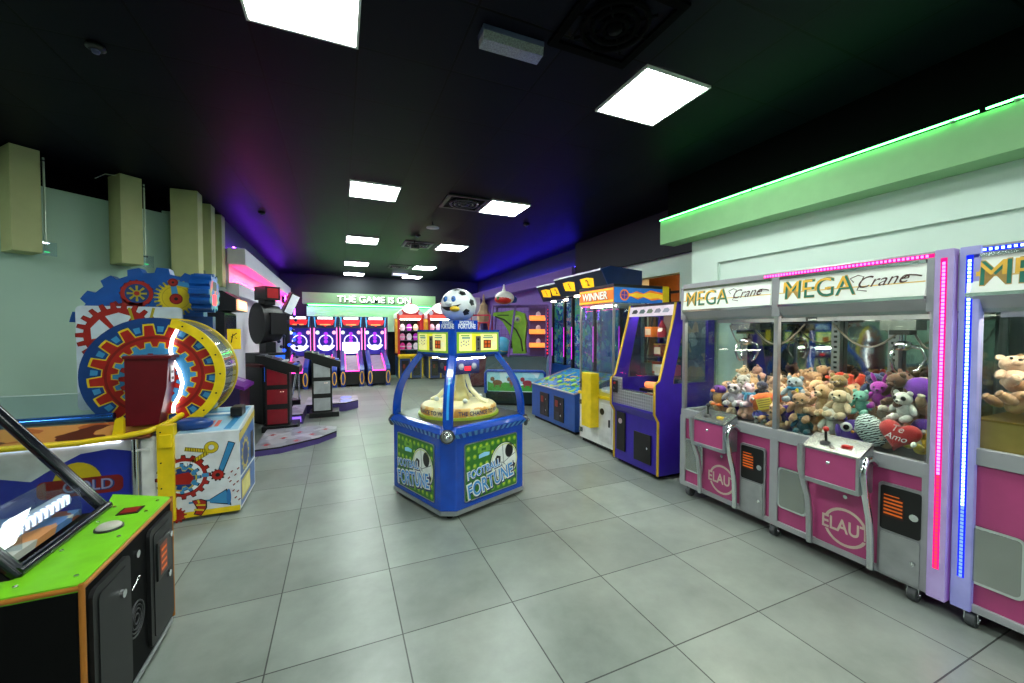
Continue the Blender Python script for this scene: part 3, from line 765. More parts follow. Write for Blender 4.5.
# the toys one can tell apart, front layer behind the glass (toys face the aisle)
penguin('orange and purple plush penguin at the left end of the toy heap', (3.10, 2.47, .86), (0, 0, B))
bear('grey plush sloth with dark eye patches beside the orange penguin', **at(2.40, .84, 3.10, .3), col='#b9a9b2', belly='#d7cbd0', eyecol='#2a2229', kind='plush_sloth')
cushion('purple plush cushion under the penguin and sloth', (3.14, 2.44, .82), (0, .2, B), '#4d2191', .85)
bear('pink and white plush bear with a blue scarf beside the yellow tag', **at(2.23, .87, 3.09, -.3), col='#dcb9c8', belly='#efe4e8', scarf=('#58a6cf', '#58a6cf'))
fish('orange plush fish with a yellow paper tag', (3.07, 2.08, .94), (0, -.3, B + .5))
owl('blue violet plush owl lying at the bottom behind the left pane', (3.08, 2.12, .80), (1.0, .3, B + .5), '#4a3aa0', .75)
cushion('purple plush cushion behind the frame bar between the panes', (3.12, 1.93, .86), (0, 0, B), '#47208c', .9)
bear('grey blue plush bear with a blue and yellow scarf', **at(1.90, .95, 3.14, .2), col='#8d9aa3', scarf=('#2a8fc4', '#d6c431'))
bear('tan plush bear lying low behind the right pane beside the scarf bear', **at(1.80, .86, 3.12, .2, .3), col='#b98d67', s=1.05)
bear('tan plush bear sitting behind the joystick of the right console', **at(1.70, .90, 3.13, -.2), col='#b8926c', belly='#c9a67f', muz='#d9bd98', s=1.15)
bear('cream plush dog with a dark nose above the purple owl', **at(1.57, .92, 3.10, -.1), col='#cbb391', ears='flop', muz='#d8c6a8', kind='plush_dog')
bear('olive brown plush bear behind the cream dog', **at(1.66, 1.0, 3.24, .1), col='#7d683c', belly='#8f7a4c')
owl('purple plush owl with pale eye rings beside the zebra', (3.08, 1.51, .78), (0, .12, B + .45), '#5a2f9e', 1.05)
z = tag(MB().ball((0, 0, 0), (.095, .075, .13), zebra_mat(), 24, 16).build('plush_zebra_cushion'), 'black and white zebra striped plush beside the red heart', 'plush toy'); z.location = (3.07, 1.405, .885); z.rotation_euler = (0, -.45, B); z.scale = (.8, .8, .8)
heart('red heart cushion with white words Te Amo', (3.06, 1.255, .945), (-.15, .16, B + .05))
bear('long pale grey plush bear lying on its side above the zebra', **at(1.42, 1.0, 3.16, .4, -.2, 1.3), col='#bdb0a0', s=1.05)
bear('magenta plush rabbit with long ears behind the lying grey bear', **at(1.39, 1.0, 3.22, .2, .2), col='#a326a4', ears='long', kind='plush_rabbit', s=.9)
bear('dark brown plush bear behind the red heart', **at(1.28, 1.02, 3.20, -.3, .3), col='#4f2c17', s=1.0)
cushion('round purple plush cushion at the right end of the heap', (3.16, 1.195, 1.155), (0, .2, B), '#7430b0', .95)
bear('fluffy red plush bear lying face down at the back of the heap', **at(1.67, 1.05, 3.45, 1.2, -1.2), col='#d33a22', s=1.1)
bear('fluffy red plush bear behind the magenta rabbit', **at(1.50, 1.07, 3.40, -1.0, -1.2), col='#cf3020', s=1.05)
bear('black and white plush panda above the red heart', **at(1.24, .96, 3.14, -.2, .2), col='#e3e0da', eyecol='#17171a', kind='plush_panda', s=.9)
bear('beige plush bear with pale paws lying at the right end', **at(1.15, 1.02, 3.13, .6, -1.1), col='#c9a583', belly='#e5d8c4', s=1.1)
bear('yellow plush chick with white feet in the bottom right corner', **at(1.17, .79, 3.07, -.4, -.5), col='#d8c24a', belly='#e9e4d8', kind='plush_chick', s=.9)
bear('light beige plush bear under the red heart', **at(1.32, .78, 3.09, .5, -.8), col='#c7b08f', belly='#d9cdb8', s=.85)
bear('white plush bear at the bottom beside the purple owl', **at(1.63, .79, 3.10, .6, .2), col='#d8d0c2', s=.95)
bear('navy blue plush bear behind the magenta rabbit', **at(1.46, 1.05, 3.28, .3, .3), col='#1f2d58', s=.9)
cushion('purple plush cushion in the right corner behind the heart', (3.13, 1.13, .93), (0, .3, B), '#4b1f8a', .8)
bear('teal plush bear between the cream dog and the zebra', **at(1.49, .96, 3.15, 0, .2), col='#78b7a4', s=.8)
bear('dark blue plush rabbit with upright ears beside the yellow tag', **at(2.18, .93, 3.20, 0, .1), col='#22284c', ears='long', kind='plush_rabbit', s=.85)
bear('pale grey plush bear above the sloth', **at(2.35, .93, 3.20, .3, .2), col='#c5bdb6', s=1.0)
bear('teal and brown plush bear low behind the right pane', **at(1.80, .77, 3.10, .3), col='#2c5d6a', s=.85)
special = [o for o in COL.objects if o not in n_before and o.parent is None]
# the beige bears that nothing tells apart, rising to the back of the heap
hues = ['#dcb084', '#d8aa80', '#e2bb92', '#d3a077', '#e3bfa4', '#dba694', '#e6c6a0']
k = 0
for row, (x, z0, n, ya, yb) in enumerate(((3.30, .92, 12, 1.2, 2.66), (3.40, 1.0, 12, 1.16, 2.68), (3.51, 1.05, 12, 1.16, 2.68), (3.22, .84, 12, 1.15, 2.66), (3.61, 1.05, 12, 1.16, 2.68), (3.70, 1.0, 11, 1.16, 2.68), (3.45, .86, 11, 1.16, 2.68), (3.10, .78, 10, 1.2, 2.6))):
    for j in range(n):
        y = ya + (yb - ya) * (j + rnd.uniform(-.18, .18) + .5) / n
        zz = z0 + .05 * math.sin(y * 5 + row) + rnd.uniform(-.03, .03) - max(0, y - 2.35) * .25
        if x < 3.25 and y < 1.62: continue
        h = hues[k % 7]; k += 1
        bear('beige plush bear in the middle and back of the big toy heap', (x + rnd.uniform(-.02, .02), y, zz), (rnd.uniform(-.9, .6), rnd.uniform(-.7, .7), B + rnd.uniform(-1.3, 1.3)), h, s=rnd.uniform(.85, 1.02), group='beige bears heaped in the double claw machine')
def corners(t):
    T = t.matrix_world; o = []
    def rec(x, M):
        M = M @ x.matrix_basis
        if x.type == 'MESH': o.extend(M @ Vector(c) for c in x.bound_box)
        for ch in x.children: rec(ch, M)
    rec(t, Matrix()); return o
def settle(toys, lo, hi, fixed=0):
    """push soft toys gently apart and keep them inside the case"""
    for it in range(40):
        cs = [t.matrix_basis @ Vector((0, 0, .11)) for t in toys]
        for i in range(len(toys)):
            for j in range(i):
                d = cs[i] - cs[j]; L = d.length or .001; need = 0.082 * (toys[i].scale[0] + toys[j].scale[0])
                if L < need:
                    mv = d * ((need - L) / L * .5)
                    wi, wj = (.15 if i < fixed else 1), (.15 if j < fixed else 1)
                    toys[i].location += mv * wi * .6; toys[j].location -= mv * wj * .6
        for i, t in enumerate(toys):
            if i >= fixed: t.location.z -= .002
        if it % 4 == 3 or it > 36:
            for t in toys:
                c = corners(t)
                for a in range(3):
                    l = min(p[a] for p in c); h = max(p[a] for p in c)
                    if l < lo[a]: t.location[a] += lo[a] - l
                    elif h > hi[a]: t.location[a] -= h - hi[a]
allt = [o for o in COL.objects if o not in n_before and o.parent is None]
settle(special + [o for o in allt if o not in special], (2.982, 1.075, .763), (3.705, 2.745, 1.62), len(special))
# the second crane: bin, gold lining and its few toys
t = thing('prize_chute', 'grey metal prize chute box inside the blue lit claw machine', 'chute', (3.28, .42, .892))
m = MB(); m.box(-.2, .32, -.28, .05, 0, .22, STEEL); m.build('box', t, .004)
m = MB(); m.box(-.21, .33, -.29, .06, .222, .24, ALU); m.build('rim', t)
t = thing('gold_tray', 'gold coloured tray under the toys inside the blue lit claw machine', 'tray', (3.425, .93, .892))
m = MB(); m.box(-.40, .30, -.24, .0, 0, .17, P('gold_sheet', '#d2ae62', .35, .5)); m.build('tray', t)
m = MB(); m.box(-.405, .305, -.245, .003, .171, .182, P('gold_edge', '#b48f46', .3, .6)); m.build('edge', t)
n_before = set(COL.objects)
for (y, z, x, c, lb) in ((.84, 1.08, 3.10, '#b98d67', 'tan plush bear at the front of the toys behind the blue light strip'), (.84, 1.09, 3.24, '#4a7d78', 'teal plush bear in the blue lit claw machine'),
                         (.85, 1.22, 3.18, '#dcb79a', 'beige plush bear lying on the toys in the blue lit claw machine'), (.84, 1.1, 3.38, '#5a6db0', 'blue plush bear in the blue lit claw machine'),
                         (.84, 1.23, 3.34, '#d9b08c', 'peach plush bear at the back of the blue lit claw machine'), (.83, 1.24, 3.50, '#caa27e', 'brown beige plush bear against the back of the blue lit claw machine'),
                         (.70, 1.08, 3.08, '#8a5bb0', 'lilac plush bear next to the tan one in the blue lit claw machine')):
    bear(lb, (x, y, z), (rnd.uniform(-.8, .2), rnd.uniform(-.5, .5), B + rnd.uniform(-.8, .8)), c, s=1.05)
settle([o for o in COL.objects if o not in n_before and o.parent is None], (2.995, .58, 1.076), (3.72, .945, 1.6))
# ------------------------------------------------------------------ right hand row beyond the cranes
GOLDT = P('gold_edge_trim', '#c9a21e', .35, .2); VIO = P('violet_laminate', '#35209a', .35); VIOD = P('violet_side', '#2c1a86', .4)
def embossed():
    m, nt, out = newmat('embossed_steel')
    b = nt.nodes.new('ShaderNodeBsdfPrincipled'); nt.links.new(b.outputs[0], out.inputs[0])
    b.inputs['Base Color'].default_value = rgba('#a9adb3'); b.inputs['Metallic'].default_value = .8; b.inputs['Roughness'].default_value = .32
    tc = nt.nodes.new('ShaderNodeTexCoord'); sx = nt.nodes.new('ShaderNodeMapping'); sx.inputs['Scale'].default_value = (30, 30, 30)
    v = nt.nodes.new('ShaderNodeTexVoronoi'); v.inputs['Randomness'].default_value = 0; v.inputs['Scale'].default_value = 1
    nt.links.new(tc.outputs['Object'], sx.inputs[0]); nt.links.new(sx.outputs[0], v.inputs['Vector'])
    bp = nt.nodes.new('ShaderNodeBump'); bp.inputs['Strength'].default_value = .9; bp.inputs['Distance'].default_value = .02
    nt.links.new(v.outputs['Distance'], bp.inputs['Height']); nt.links.new(bp.outputs[0], b.inputs['Normal'])
    return m
EMB = embossed()
pc = thing('prize_cabinet', 'violet prize machine with gold edging and embossed steel deck', 'arcade machine', (2.93, 3.44, 0), R(-90))
hwx = .365
prof = [(.02, .05), (.02, .60), (-.03, .68), (-.03, .98), (.03, 1.02), (.22, 1.70), (.24, 1.82), (.78, 1.82), (.78, .05)]
body = [(.02, .05), (.02, .60), (-.03, .68), (-.03, .80), (.30, .80), (.30, .72), (.78, .72), (.78, .05)]
for x0, x1 in ((-hwx, -hwx + .03), (hwx - .03, hwx)):
    m = MB()
    front = prof[:7]; inner = [(.40, 1.82), (.36, 1.70), (.20, 1.02), (.20, .05)]
    m.prism(front + inner, x0, x1, 'x', VIO)
    m.prism([(.20, .05), (.20, .98), (.78, .98), (.78, .05)], x0, x1, 'x', VIO); m.prism([(.68, .98), (.68, 1.82), (.78, 1.82), (.78, .98)], x0, x1, 'x', VIO); m.prism([(.36, 1.70), (.40, 1.82), (.68, 1.82), (.68, 1.70)], x0, x1, 'x', VIO)
    g_ = MB(); g_.prism([(.20, .98), (.36, 1.70), (.68, 1.70), (.68, .98)], (x0 + x1) / 2 - .003, (x0 + x1) / 2 + .003, 'x', GLS); g_.build('side_window', pc)
    fr = [(y, z) for y, z in prof[:7]]
    mm = MB(); mm.tube([((x0 + x1) / 2, y - .004, z) for y, z in fr], .014, GOLDT, 8)
    sd = m.build('side_panel', pc, .003); mm.build('edge_trim', sd)
m = MB(); m.prism(body[:3] + [(-.03, .70), (.4, .70), (.4, .05)], -hwx + .03, hwx - .03, 'x', VIO); m.build('base', pc)
m = MB(); m.box(-hwx + .04, hwx - .04, .06, .74, .015, .05, BLKM); m.build('plinth', pc)
m = MB(); m.box(-hwx + .03, hwx - .03, -.02, .0, .70, .86, EMB); m.box(-hwx + .03, -hwx + .18, -.02, .0, .86, 1.0, EMB); m.box(-hwx + .03, hwx - .03, -.012, .05, .855, .87, STEEL)
m.box(-hwx + .04, -hwx + .12, -.03, -.015, .82, .96, BLK); m.tube([(-hwx + .08, -.03, .93), (-hwx + .08, -.045, .93)], .013, RED, 10); m.tube([(-hwx + .08, -.03, .87), (-hwx + .08, -.045, .87)], .013, CHR, 10)
lab(m.build('control_deck', pc), 'embossed steel front with small buttons')
m = MB(); m.box(-hwx + .07, -hwx + .22, .002, .018, .16, .60, BLK); m.tube([(-hwx + .145, .002, .5), (-hwx + .145, -.006, .5)], .03, P('pale_sticker', '#b9a3a8', .4), 14); m.build('coin_door', pc, .005)
m = MB(); m.box(.0, .26, .002, .018, .13, .44, BLK); m.tube([(.22, .002, .30), (.22, -.012, .30)], .012, CHR, 10); m.build('service_door', pc, .005)
m = MB(); m.add([(-hwx + .03, .03, 1.0), (hwx - .03, .03, .87), (hwx - .03, .215, 1.69), (-hwx + .03, .215, 1.69)], [(0, 1, 2, 3)], GLS); m.build('front_glass', pc)
m = MB(); m.prism([(.205, 1.69), (.23, 1.80), (.25, 1.80), (.25, 1.69)], -hwx + .03, hwx - .03, 'x', P('pale_marquee', '#c9b9c6', .4, es=.3))
d = Dec(m, (0, .2165, 1.745), (1, 0, 0), (0, .025, .11))
for i, c in enumerate(('#23222a', '#4a5a60', '#5c6a52', '#7a7286', '#8f8fa0')): d.p([(-.29 + i * .12, -.022), (-.21 + i * .12, -.024), (-.19 + i * .12, .0), (-.22 + i * .12, .026), (-.27 + i * .12, .02)], P('marquee_ink_%d' % i, c, .4), 1)
m.build('marquee', pc)
m = MB(); m.box(-hwx, hwx, .26, .78, 1.80, 1.83, BLK); m.build('roof', pc)
m = MB(); m.box(-hwx + .03, hwx - .03, .74, .76, .72, 1.80, ART('shelf_backing_print', ['#4a5566', '#5c6a7c', '#7e8b96', '#40536a', '#8a7a70'], 9, .12)); m.build('back_panel', pc)
m = MB(); m.box(-hwx + .05, hwx - .05, .27, .30, 1.72, 1.735, EM('case_lamp', '#fff0dc', 40)); m.build('lamp', pc)
m = MB(); m.box(-.015, .005, .56, .58, .72, 1.66, GOLDT); m.build('divider', pc)
for z_ in (1.0, 1.22, 1.44):
    m = MB(); m.box(-hwx + .03, hwx - .03, .40, .74, z_, z_ + .012, GLS2); m.build('shelf', pc)
m = MB(); m.box(-.02, .22, .10, .30, .87, .90, BLK); m.tube([(-.02, .2, .93), (.26, .16, .95)], .035, P('lit_orange_lamp', '#ff8a52', .4, es=1.2), 10); m.build('prize_arm', pc)
CH = ART('maroon_pattern', ['#6a1626', '#7e2234', '#5a1020', '#8a5a2a'], 20, 0)
def prize_box(label, x, y, z, sx, sy, sz, col, group=None):
    t = thing('prize_box', label, 'box', (0, 0, 0), 0, group); t.location = pc.matrix_basis @ Vector((x, y, z)); t.rotation_euler = (0, 0, R(-90))
    m = MB(); m.box(-sx, sx, -sy, sy, 0, sz, col); m.build('carton', t, .004)
    m = MB(); m.box(-sx * .8, sx * .8, -sy - .0015, -sy - .0005, sz * .2, sz * .8, P('box_label', '#d0c4a8', .4)); m.build('printed_panel', t)
prize_box('maroon gift box on the middle shelf of the violet cabinet', -.12, .5, 1.234, .06, .06, .13, CH)
prize_box('white gift box on the lowest shelf of the violet cabinet', -.10, .5, 1.014, .06, .06, .12, P('white_carton', '#d9d6d0', .5))
prize_box('red gift box hanging low at the left in the violet cabinet', -.26, .6, 1.014, .06, .05, .14, P('red_carton', '#a83a2c', .5))
prize_box('yellow gift box above the red one in the violet cabinet', -.26, .62, 1.234, .06, .05, .14, P('yellow_carton', '#c9a23a', .5))
for nm, x, y, z_, c in (('orange', -.24, .46, 1.454, '#c8702a'), ('teal', -.02, .62, 1.234, '#2f7a78'), ('pink', -.02, .60, 1.014, '#c86a8a'), ('dark blue', -.24, .5, .735, '#26386a'), ('green', -.05, .55, .735, '#4a7a34'), ('brown', -.31, .66, 1.454, '#6a4228')):
    prize_box('%s gift box on a shelf of the violet cabinet' % nm, x, y, z_, .055, .05, .12, P('carton_' + c.strip('#'), c, .5))
t = thing('gnome_doll', 'white bearded gnome doll with a maroon hat on the top shelf', 'doll', (0, 0, 0)); t.location = pc.matrix_basis @ Vector((-.11, .5, 1.454)); t.rotation_euler = (0, 0, R(-90)); t.scale = (.9, .9, .9)
m = MB(); m.lathe([(.055, 0), (.06, .05), (.04, .1), (.0, .11)], P('gnome_robe', '#7a1f30', .9), 16); m.build('body', t)
m = MB(); m.ball((0, -.03, .085), (.035, .025, .055), P('gnome_beard', '#e8e2d8', .95), 12, 8); m.build('beard', t)
m = MB(); m.lathe([(.05, .12), (.04, .15), (.0, .23)], P('gnome_hat', '#6a1626', .9), 16); m.build('hat', t)
m = MB(); m.ball((0, -.058, .12), .012, P('skin_pink', '#d9a58a', .6), 8, 6); m.build('nose', t)
t = thing('coin_basket', 'yellow toy basket on the floor of the violet cabinet', 'basket', (0, 0, 0)); t.location = pc.matrix_basis @ Vector((.2, .45, .735)); t.rotation_euler = (0, 0, R(-90))
m = MB(); m.lathe([(.06, 0), (.08, .09), (.085, .09)], P('basket_yellow', '#c99a2a', .6), 16); m.build('bowl', t)
m = MB(); m.torus((0, 0, .09), .075, .008, P('basket_yellow', '#c99a2a', .6), 20, 6, 'y', .07); m.build('handle', t)

# tall glass ball drop machine with a white base
gm = thing('ball_drop_machine', 'tall glass sided prize machine with white base and yellow coin column', 'arcade machine', (3.06, 4.33, 0), R(-90))
gw, gd = .37, .86
m = MB(); m.box(-gw, gw, 0, gd, .06, .66, WHT); base = m.build('base', gm, .006)
m = MB(); m.box(-gw - .012, gw + .012, -.02, gd, .66, .70, YEL); m.build('ledge', gm, .006)
m = MB(); m.box(-gw + .03, gw - .03, .03, gd - .03, .01, .06, BLKM); m.build('plinth', gm)
m = MB(); m.box(-.13, .08, -.13, -.0, .28, .98, YEL); lab(m.build('coin_column', gm, .006), 'yellow upright coin column')
m = MB(); m.box(-.15, -.115, -.145, -.02, .78, .90, STEEL); m.tube([(-.13, -.145, .85), (-.13, -.16, .85)], .012, BLK, 10); m.build('coin_slot', gm, .004)
m = MB(); d = FR(m, (0, -.001, 0)); m.box(.10, .345, -.008, .0, .12, .60, P('white_door', '#dadada', .3)); m.tube([(.16, -.008, .50), (.16, -.014, .50)], .042, BLK, 20); m.box(.30, .32, -.02, -.005, .33, .42, BLK); lab(m.build('door', gm), 'white door with a round black lock plate')
for z_ in (.14, .52):
    m = MB(); m.box(-.36, -.29, -.012, .0, z_, z_ + .06, STEEL); m.tube([(-.33, -.02, z_), (-.33, -.02, z_ + .06)], .012, STEEL, 10); m.build('hinge', gm)
for x in (-gw + .012, gw - .012):
    for y in (0.01, gd - .02):
        m = MB(); m.tube([(x, y, .70), (x, y, 2.06)], .016, ALU, 10); m.build('post', gm)
for a in ((-gw, gw, 0.0, .006), (-gw, gw, gd - .01, gd - .004), (-gw, -gw + .006, 0, gd), (gw - .006, gw, 0, gd)):
    m = MB(); m.box(a[0], a[1], a[2], a[3], .70, 1.86, GLS); m.build('glass_side', gm)
m = MB(); m.lathe([(.27, .705), (.27, .74), (.25, .745), (.0, .745)], P('white_disc', '#e4e4e0', .3, es=.1), 32, Matrix.Translation((0, gd / 2, 0))); m.build('turntable', gm)
m = MB(); m.loft([[(.29 * math.cos(2 * PI * i / 32), gd / 2 + .29 * math.sin(2 * PI * i / 32), z_) for i in range(32)] for z_ in (.75, 1.84)], GLASS('bluish_acrylic', '#dfeaf5', .9), True, True, False); m.build('acrylic_tube', gm)
m = MB(); m.tube([(0, gd / 2, .745), (0, gd / 2, .80)], .05, ALU, 16); m.tube([(0, gd / 2, .80), (0, gd / 2, 1.15)], .012, CHR, 10); m.ball((0, gd / 2, 1.17), .03, P('white_ball', '#e8e8e8', .3), 12, 8); m.build('spindle', gm)
m = MB(); m.box(-gw - .01, gw + .01, -.012, gd + .005, 2.065, 2.10, BLK); m.box(-gw + .02, gw - .02, .02, gd - .02, 1.855, 1.87, WHT); m.build('roof', gm)
FLM = P('flame_orange', '#e87a1e', .4, es=.35); MBLU = P('marquee_blue', '#1f6ac0', .35, es=.3); FLY = P('flame_yellow', '#f2c22a', .4, es=.4)
m = MB(); m.box(-gw, gw, -.008, .0, 1.875, 2.06, FLM); d = FR(m, (0, -.0085, 0)); d.rect(-gw, gw, 1.885, 1.91, FLY, 1); d.rect(-gw, gw, 2.03, 2.05, FLY, 1)
d.text('WINNER', -.02, 1.968, .095, P('white_letter', '#f4ecd8', .4, es=.5), 3, bold=.03, wid=.56); d.text('WINNER', -.012, 1.962, .095, P('brown_shadow', '#7a2a0c', .4), 2, bold=.05, wid=.57); lab(m.build('marquee', gm), 'orange marquee reading WINNER')
m = MB(); m.box(gw, gw + .008, 0, gd, 1.875, 2.06, MBLU); d = RT(m, (gw + .0085, 0, 0))
fp = [(.13, 1.93), (.25, 1.955), (.36, 1.92), (.45, 1.95), (.58, 1.91), (.72, 1.93), (.83, 1.90), (.80, 1.96), (.84, 2.0), (.70, 2.02), (.56, 2.04), (.45, 1.995), (.34, 2.02), (.25, 1.99), (.13, 2.01)]
d.p(fp, FLM, 1); d.p([(a * .92 + .02, 1.968 + (b - 1.968) * .6) for a, b in fp], FLY, 2); d.disc(.15, 1.968, .07, FLM, 3); d.disc(.15, 1.968, .052, P('ball_purple', '#5a3a9a', .4, es=.2), 4); d.line([(.10, 1.968), (.20, 1.968)], .006, FLM, 5); d.line([(.15, 1.92), (.15, 2.02)], .006, FLM, 5)
lab(m.build('side_marquee', gm), 'blue panel with a flaming ball')
m = MB(); m.box(gw + .009, gw + .02, gd - .10, gd, 1.85, 2.1, YEL); m.build('corner_trim', gm)
m = MB(); m.box(-.25, .25, .10, .13, 1.835, 1.85, EM('case_lamp', '#fff0dc', 40)); m.build('lamp', gm)

# blue two player machines with tall picture panels
SEA = ART('underwater_picture', ['#1f5a90', '#2a78a0', '#3a8a8a', '#4a4a90', '#1a3a70', '#4a8a6a', '#184a80', '#2a5aa0', '#7a9a9a'], 13, .28, .2, 2.2)
SEA2 = ART('fish_picture', ['#1f78b8', '#2a8ac8', '#1a6ab0', '#58a83a', '#2f90c8', '#1f78b8', '#7fb84a', '#2a86c4', '#d2c05a', '#1f78b8'], 14, .12, .25, 2.0)
NBL = P('navy_laminate', '#12346e', .3); NB2 = P('royal_blue_laminate', '#14489a', .3); YL = P('lit_yellow_panel', '#f6c21c', .4, es=.75)
def twin(loc, rz, label, kk, w_=.70, yb=0.0):
    r = thing('two_player_machine', label, 'arcade machine', loc, rz, 'blue two player machines')
    m = MB(); m.prism([(yb, .05), (yb, .60), (.80, .84), (1.2, .84), (1.2, .05)], -w_, w_, 'x', NB2); m.build('base', r, .006)
    m = MB(); m.box(-w_ + .04, w_ - .04, yb + .04, 1.16, .0, .05, BLKM); m.build('plinth', r)
    if not yb:
        m = MB(); T = Dec(m, (0, .40, .72), (1, 0, 0), (0, .80, .24)); T.rect(-w_ + .02, w_ - .02, -.40, .40, SEA2, 4); T.rect(.30, .55, .12, .26, P('red_print_card', '#a02a20', .4, es=.1), 6)
        m.build('playfield', r)
        m = MB()
        for a, b in (((-w_, -.005, .605), (w_, -.005, .605)), ((-w_, 0, .605), (-w_, .80, .845)), ((w_, 0, .605), (w_, .80, .845))): m.tube([a, b], .012, ALU, 8)
        m.build('edge_trim', r)
        for q in range(6):
            x = -.55 + q * .22
            m = MB(); m.lathe([(.045, 0), (.045, .012), (.03, .02), (.001, .022)], P('lily_green', '#8ac84a', .35, es=.1), 16, Matrix.Translation((x, .22 + (q % 2) * .12, .685 + (q % 2) * .043)) @ Matrix.Rotation(.34, 4, 'X')); m.build('hit_pad', r)
        for x in (-.36, .12):
            m = MB(); m.box(x - .02, x + .28, -.012, .0, .12, .50, BLK); m.box(x + .03, x + .11, -.018, -.012, .34, .44, P('orange_coin_plate', '#7a2410', .4, es=.1)); m.tube([(x + .2, -.012, .40), (x + .2, -.02, .40)], .014, CHR, 10); m.tube([(x + .2, -.012, .22), (x + .2, -.02, .22)], .014, CHR, 10); m.box(x + .05, x + .16, -.016, -.012, .15, .26, P('dark_coin_tray', '#202228', .4)); m.build('coin_door', r, .004)
    m = MB(); m.box(-w_, w_, .86, 1.2, .82, 2.2, NBL); m.build('tower', r)
    for x in (-w_ * .49, w_ * .49):
        m = MB(); m.box(x - w_ * .43, x + w_ * .43, .845, .86, .86, 2.12, SEA); m.build('picture_panel', r)
        m = MB(); m.box(x - w_ * .44, x + w_ * .44, .82, .824, .84, 2.14, GLS); m.build('glass', r)
    for x in (-w_, -.02, w_ - .04):
        m = MB(); m.box(x, x + .04, .80, .86, .82, 2.2, BLK); m.box(x + .012, x + .028, .795, .80, 1.0, 1.6, P('magenta_glow', '#d428d8', .4, es=1.5)); m.build('upright', r)
    m = MB(); m.prism([(.44, 2.44), (.60, 2.14), (1.2, 2.17), (1.2, 2.46), (.6, 2.50)], -w_ - .02, w_ + .02, 'x', NBL)
    d = Dec(m, (0, .52, 2.29), (1, 0, 0), (0, -.16, .30))
    d.rect(-w_, w_, -.165, .165, P('navy_face', '#131c34', .35), 2)
    for n_, x in (('1', -w_ * .42), ('2', w_ * .36)):
        d.p([(x - .19, -.065), (x + .11, -.095), (x + .19, .06), (x + .03, .09), (x - .17, .085)], YL, 4); d.text(n_, x, 0, .10, KPR if 'KPR' in globals() else BLK, 6, bold=.03)
    m.build('hood', r, .004)
    m = MB(); m.box(-w_, w_, .432, .444, 2.43, 2.455, ALU); m.build('hood_trim', r)
    for x in (-w_ * .49, w_ * .49):
        m = MB(); m.lathe([(.05, 0), (.045, -.02), (.001, -.022)], EM('spot_lamp', '#fff0d8', 25), 14, Matrix.Translation((x, .70, 2.14))); m.build('spot_lamp', r)
    return r
twin((3.12, 5.62, 0), R(-90), 'blue two player machine with lit 1 and 2 panels beside the glass tower', 0)
twin((3.36, 6.98, 0), R(-90), 'blue two player machine standing farther back behind the first one', 1, .5, .78)
# ------------------------------------------------------------------ four sided ball game in the middle
ff = thing('coin_game_cabinet', 'blue four sided coin game with glass sides and a grinning football on top', 'arcade machine', (1.03, 3.655, 0), R(21)); ff.scale = (1.06, 1.06, 1.0)
FB = P('glossy_blue', '#0a47b6', .22, coat=.4); FBD = P('dark_blue', '#0a3a96', .3); FBL = P('light_blue_print', '#3f93dc', .3)
GRN1 = P('grass_green_print', '#35782a', .35); LIME = P('lime_print', '#79b038', .35); YG = P('yellow_green_print', '#c8d83a', .35)
WPR = P('white_print', '#eef2f0', .35); KPR = P('black_print', '#101216', .35); SKB = P('sky_blue_print', '#4a9ae0', .35); NVY = P('navy_print', '#12206e', .35); CYP = P('pale_blue_print', '#8fd0f2', .35, es=.1); LIMEL = P('lit_lime', '#86b42c', .4, es=.35); YLIT = P('lit_yellow', '#efe89a', .4, es=.6); YLIT2 = P('lit_bright_yellow', '#f2e63a', .4, es=.5)
hs = .445
def oct_(h, c): return [(-h + c, -h), (h - c, -h), (h, -h + c), (h, h - c), (h - c, h), (-h + c, h), (-h, h - c), (-h, -h + c)]
m = MB(); m.prism(oct_(hs, .085), .06, .66, 'z', FB)
T4 = [Matrix.Rotation(q * PI / 2, 4, 'Z') for q in range(4)]
m.loft([[(x, y, .66) for x, y in oct_(hs, .085)], [(x, y, .70) for x, y in oct_(hs + .02, .085)], [(x, y, .74) for x, y in oct_(hs - .0, .085)], [(x, y, .75) for x, y in oct_(hs - .03, .085)]], FB, False)
for T in T4:
    m.M = T; d = Dec(m, (0, -hs - .008, .70), (1, 0, 0), (0, .02, -.04))
    m.M = T; d = FR(m, (0, -hs - .0215, 0))
    for i in range(13):
        x = -.36 + i * .06; d = Dec(m, (0, -hs - .0125, .68), (1, 0, 0), (0, -.02, .04)); d.p([(x * .93 - .013, -.024), (x * .93 + .013, -.024), (x * 1.04 + .016, .026), (x * 1.04 - .016, .026)], FBL, 1)
m.M = Matrix(); base = m.build('base', ff, .008)
m = MB(); m.prism(oct_(hs + .006, .085), .04, .075, 'z', ALU); m.build('skirting', ff, .004)
m = MB(); m.prism(oct_(hs - .05, .085), .012, .04, 'z', BLKM)
m.build('plinth', ff)
for x, y in ((-.36, -.36), (.36, -.36), (.36, .36), (-.36, .36)):
    m = MB(); m.lathe([(.025, 0), (.025, .01), (.012, .012)], BLK, 12, Matrix.Translation((x, y, 0))); m.build('foot', ff)
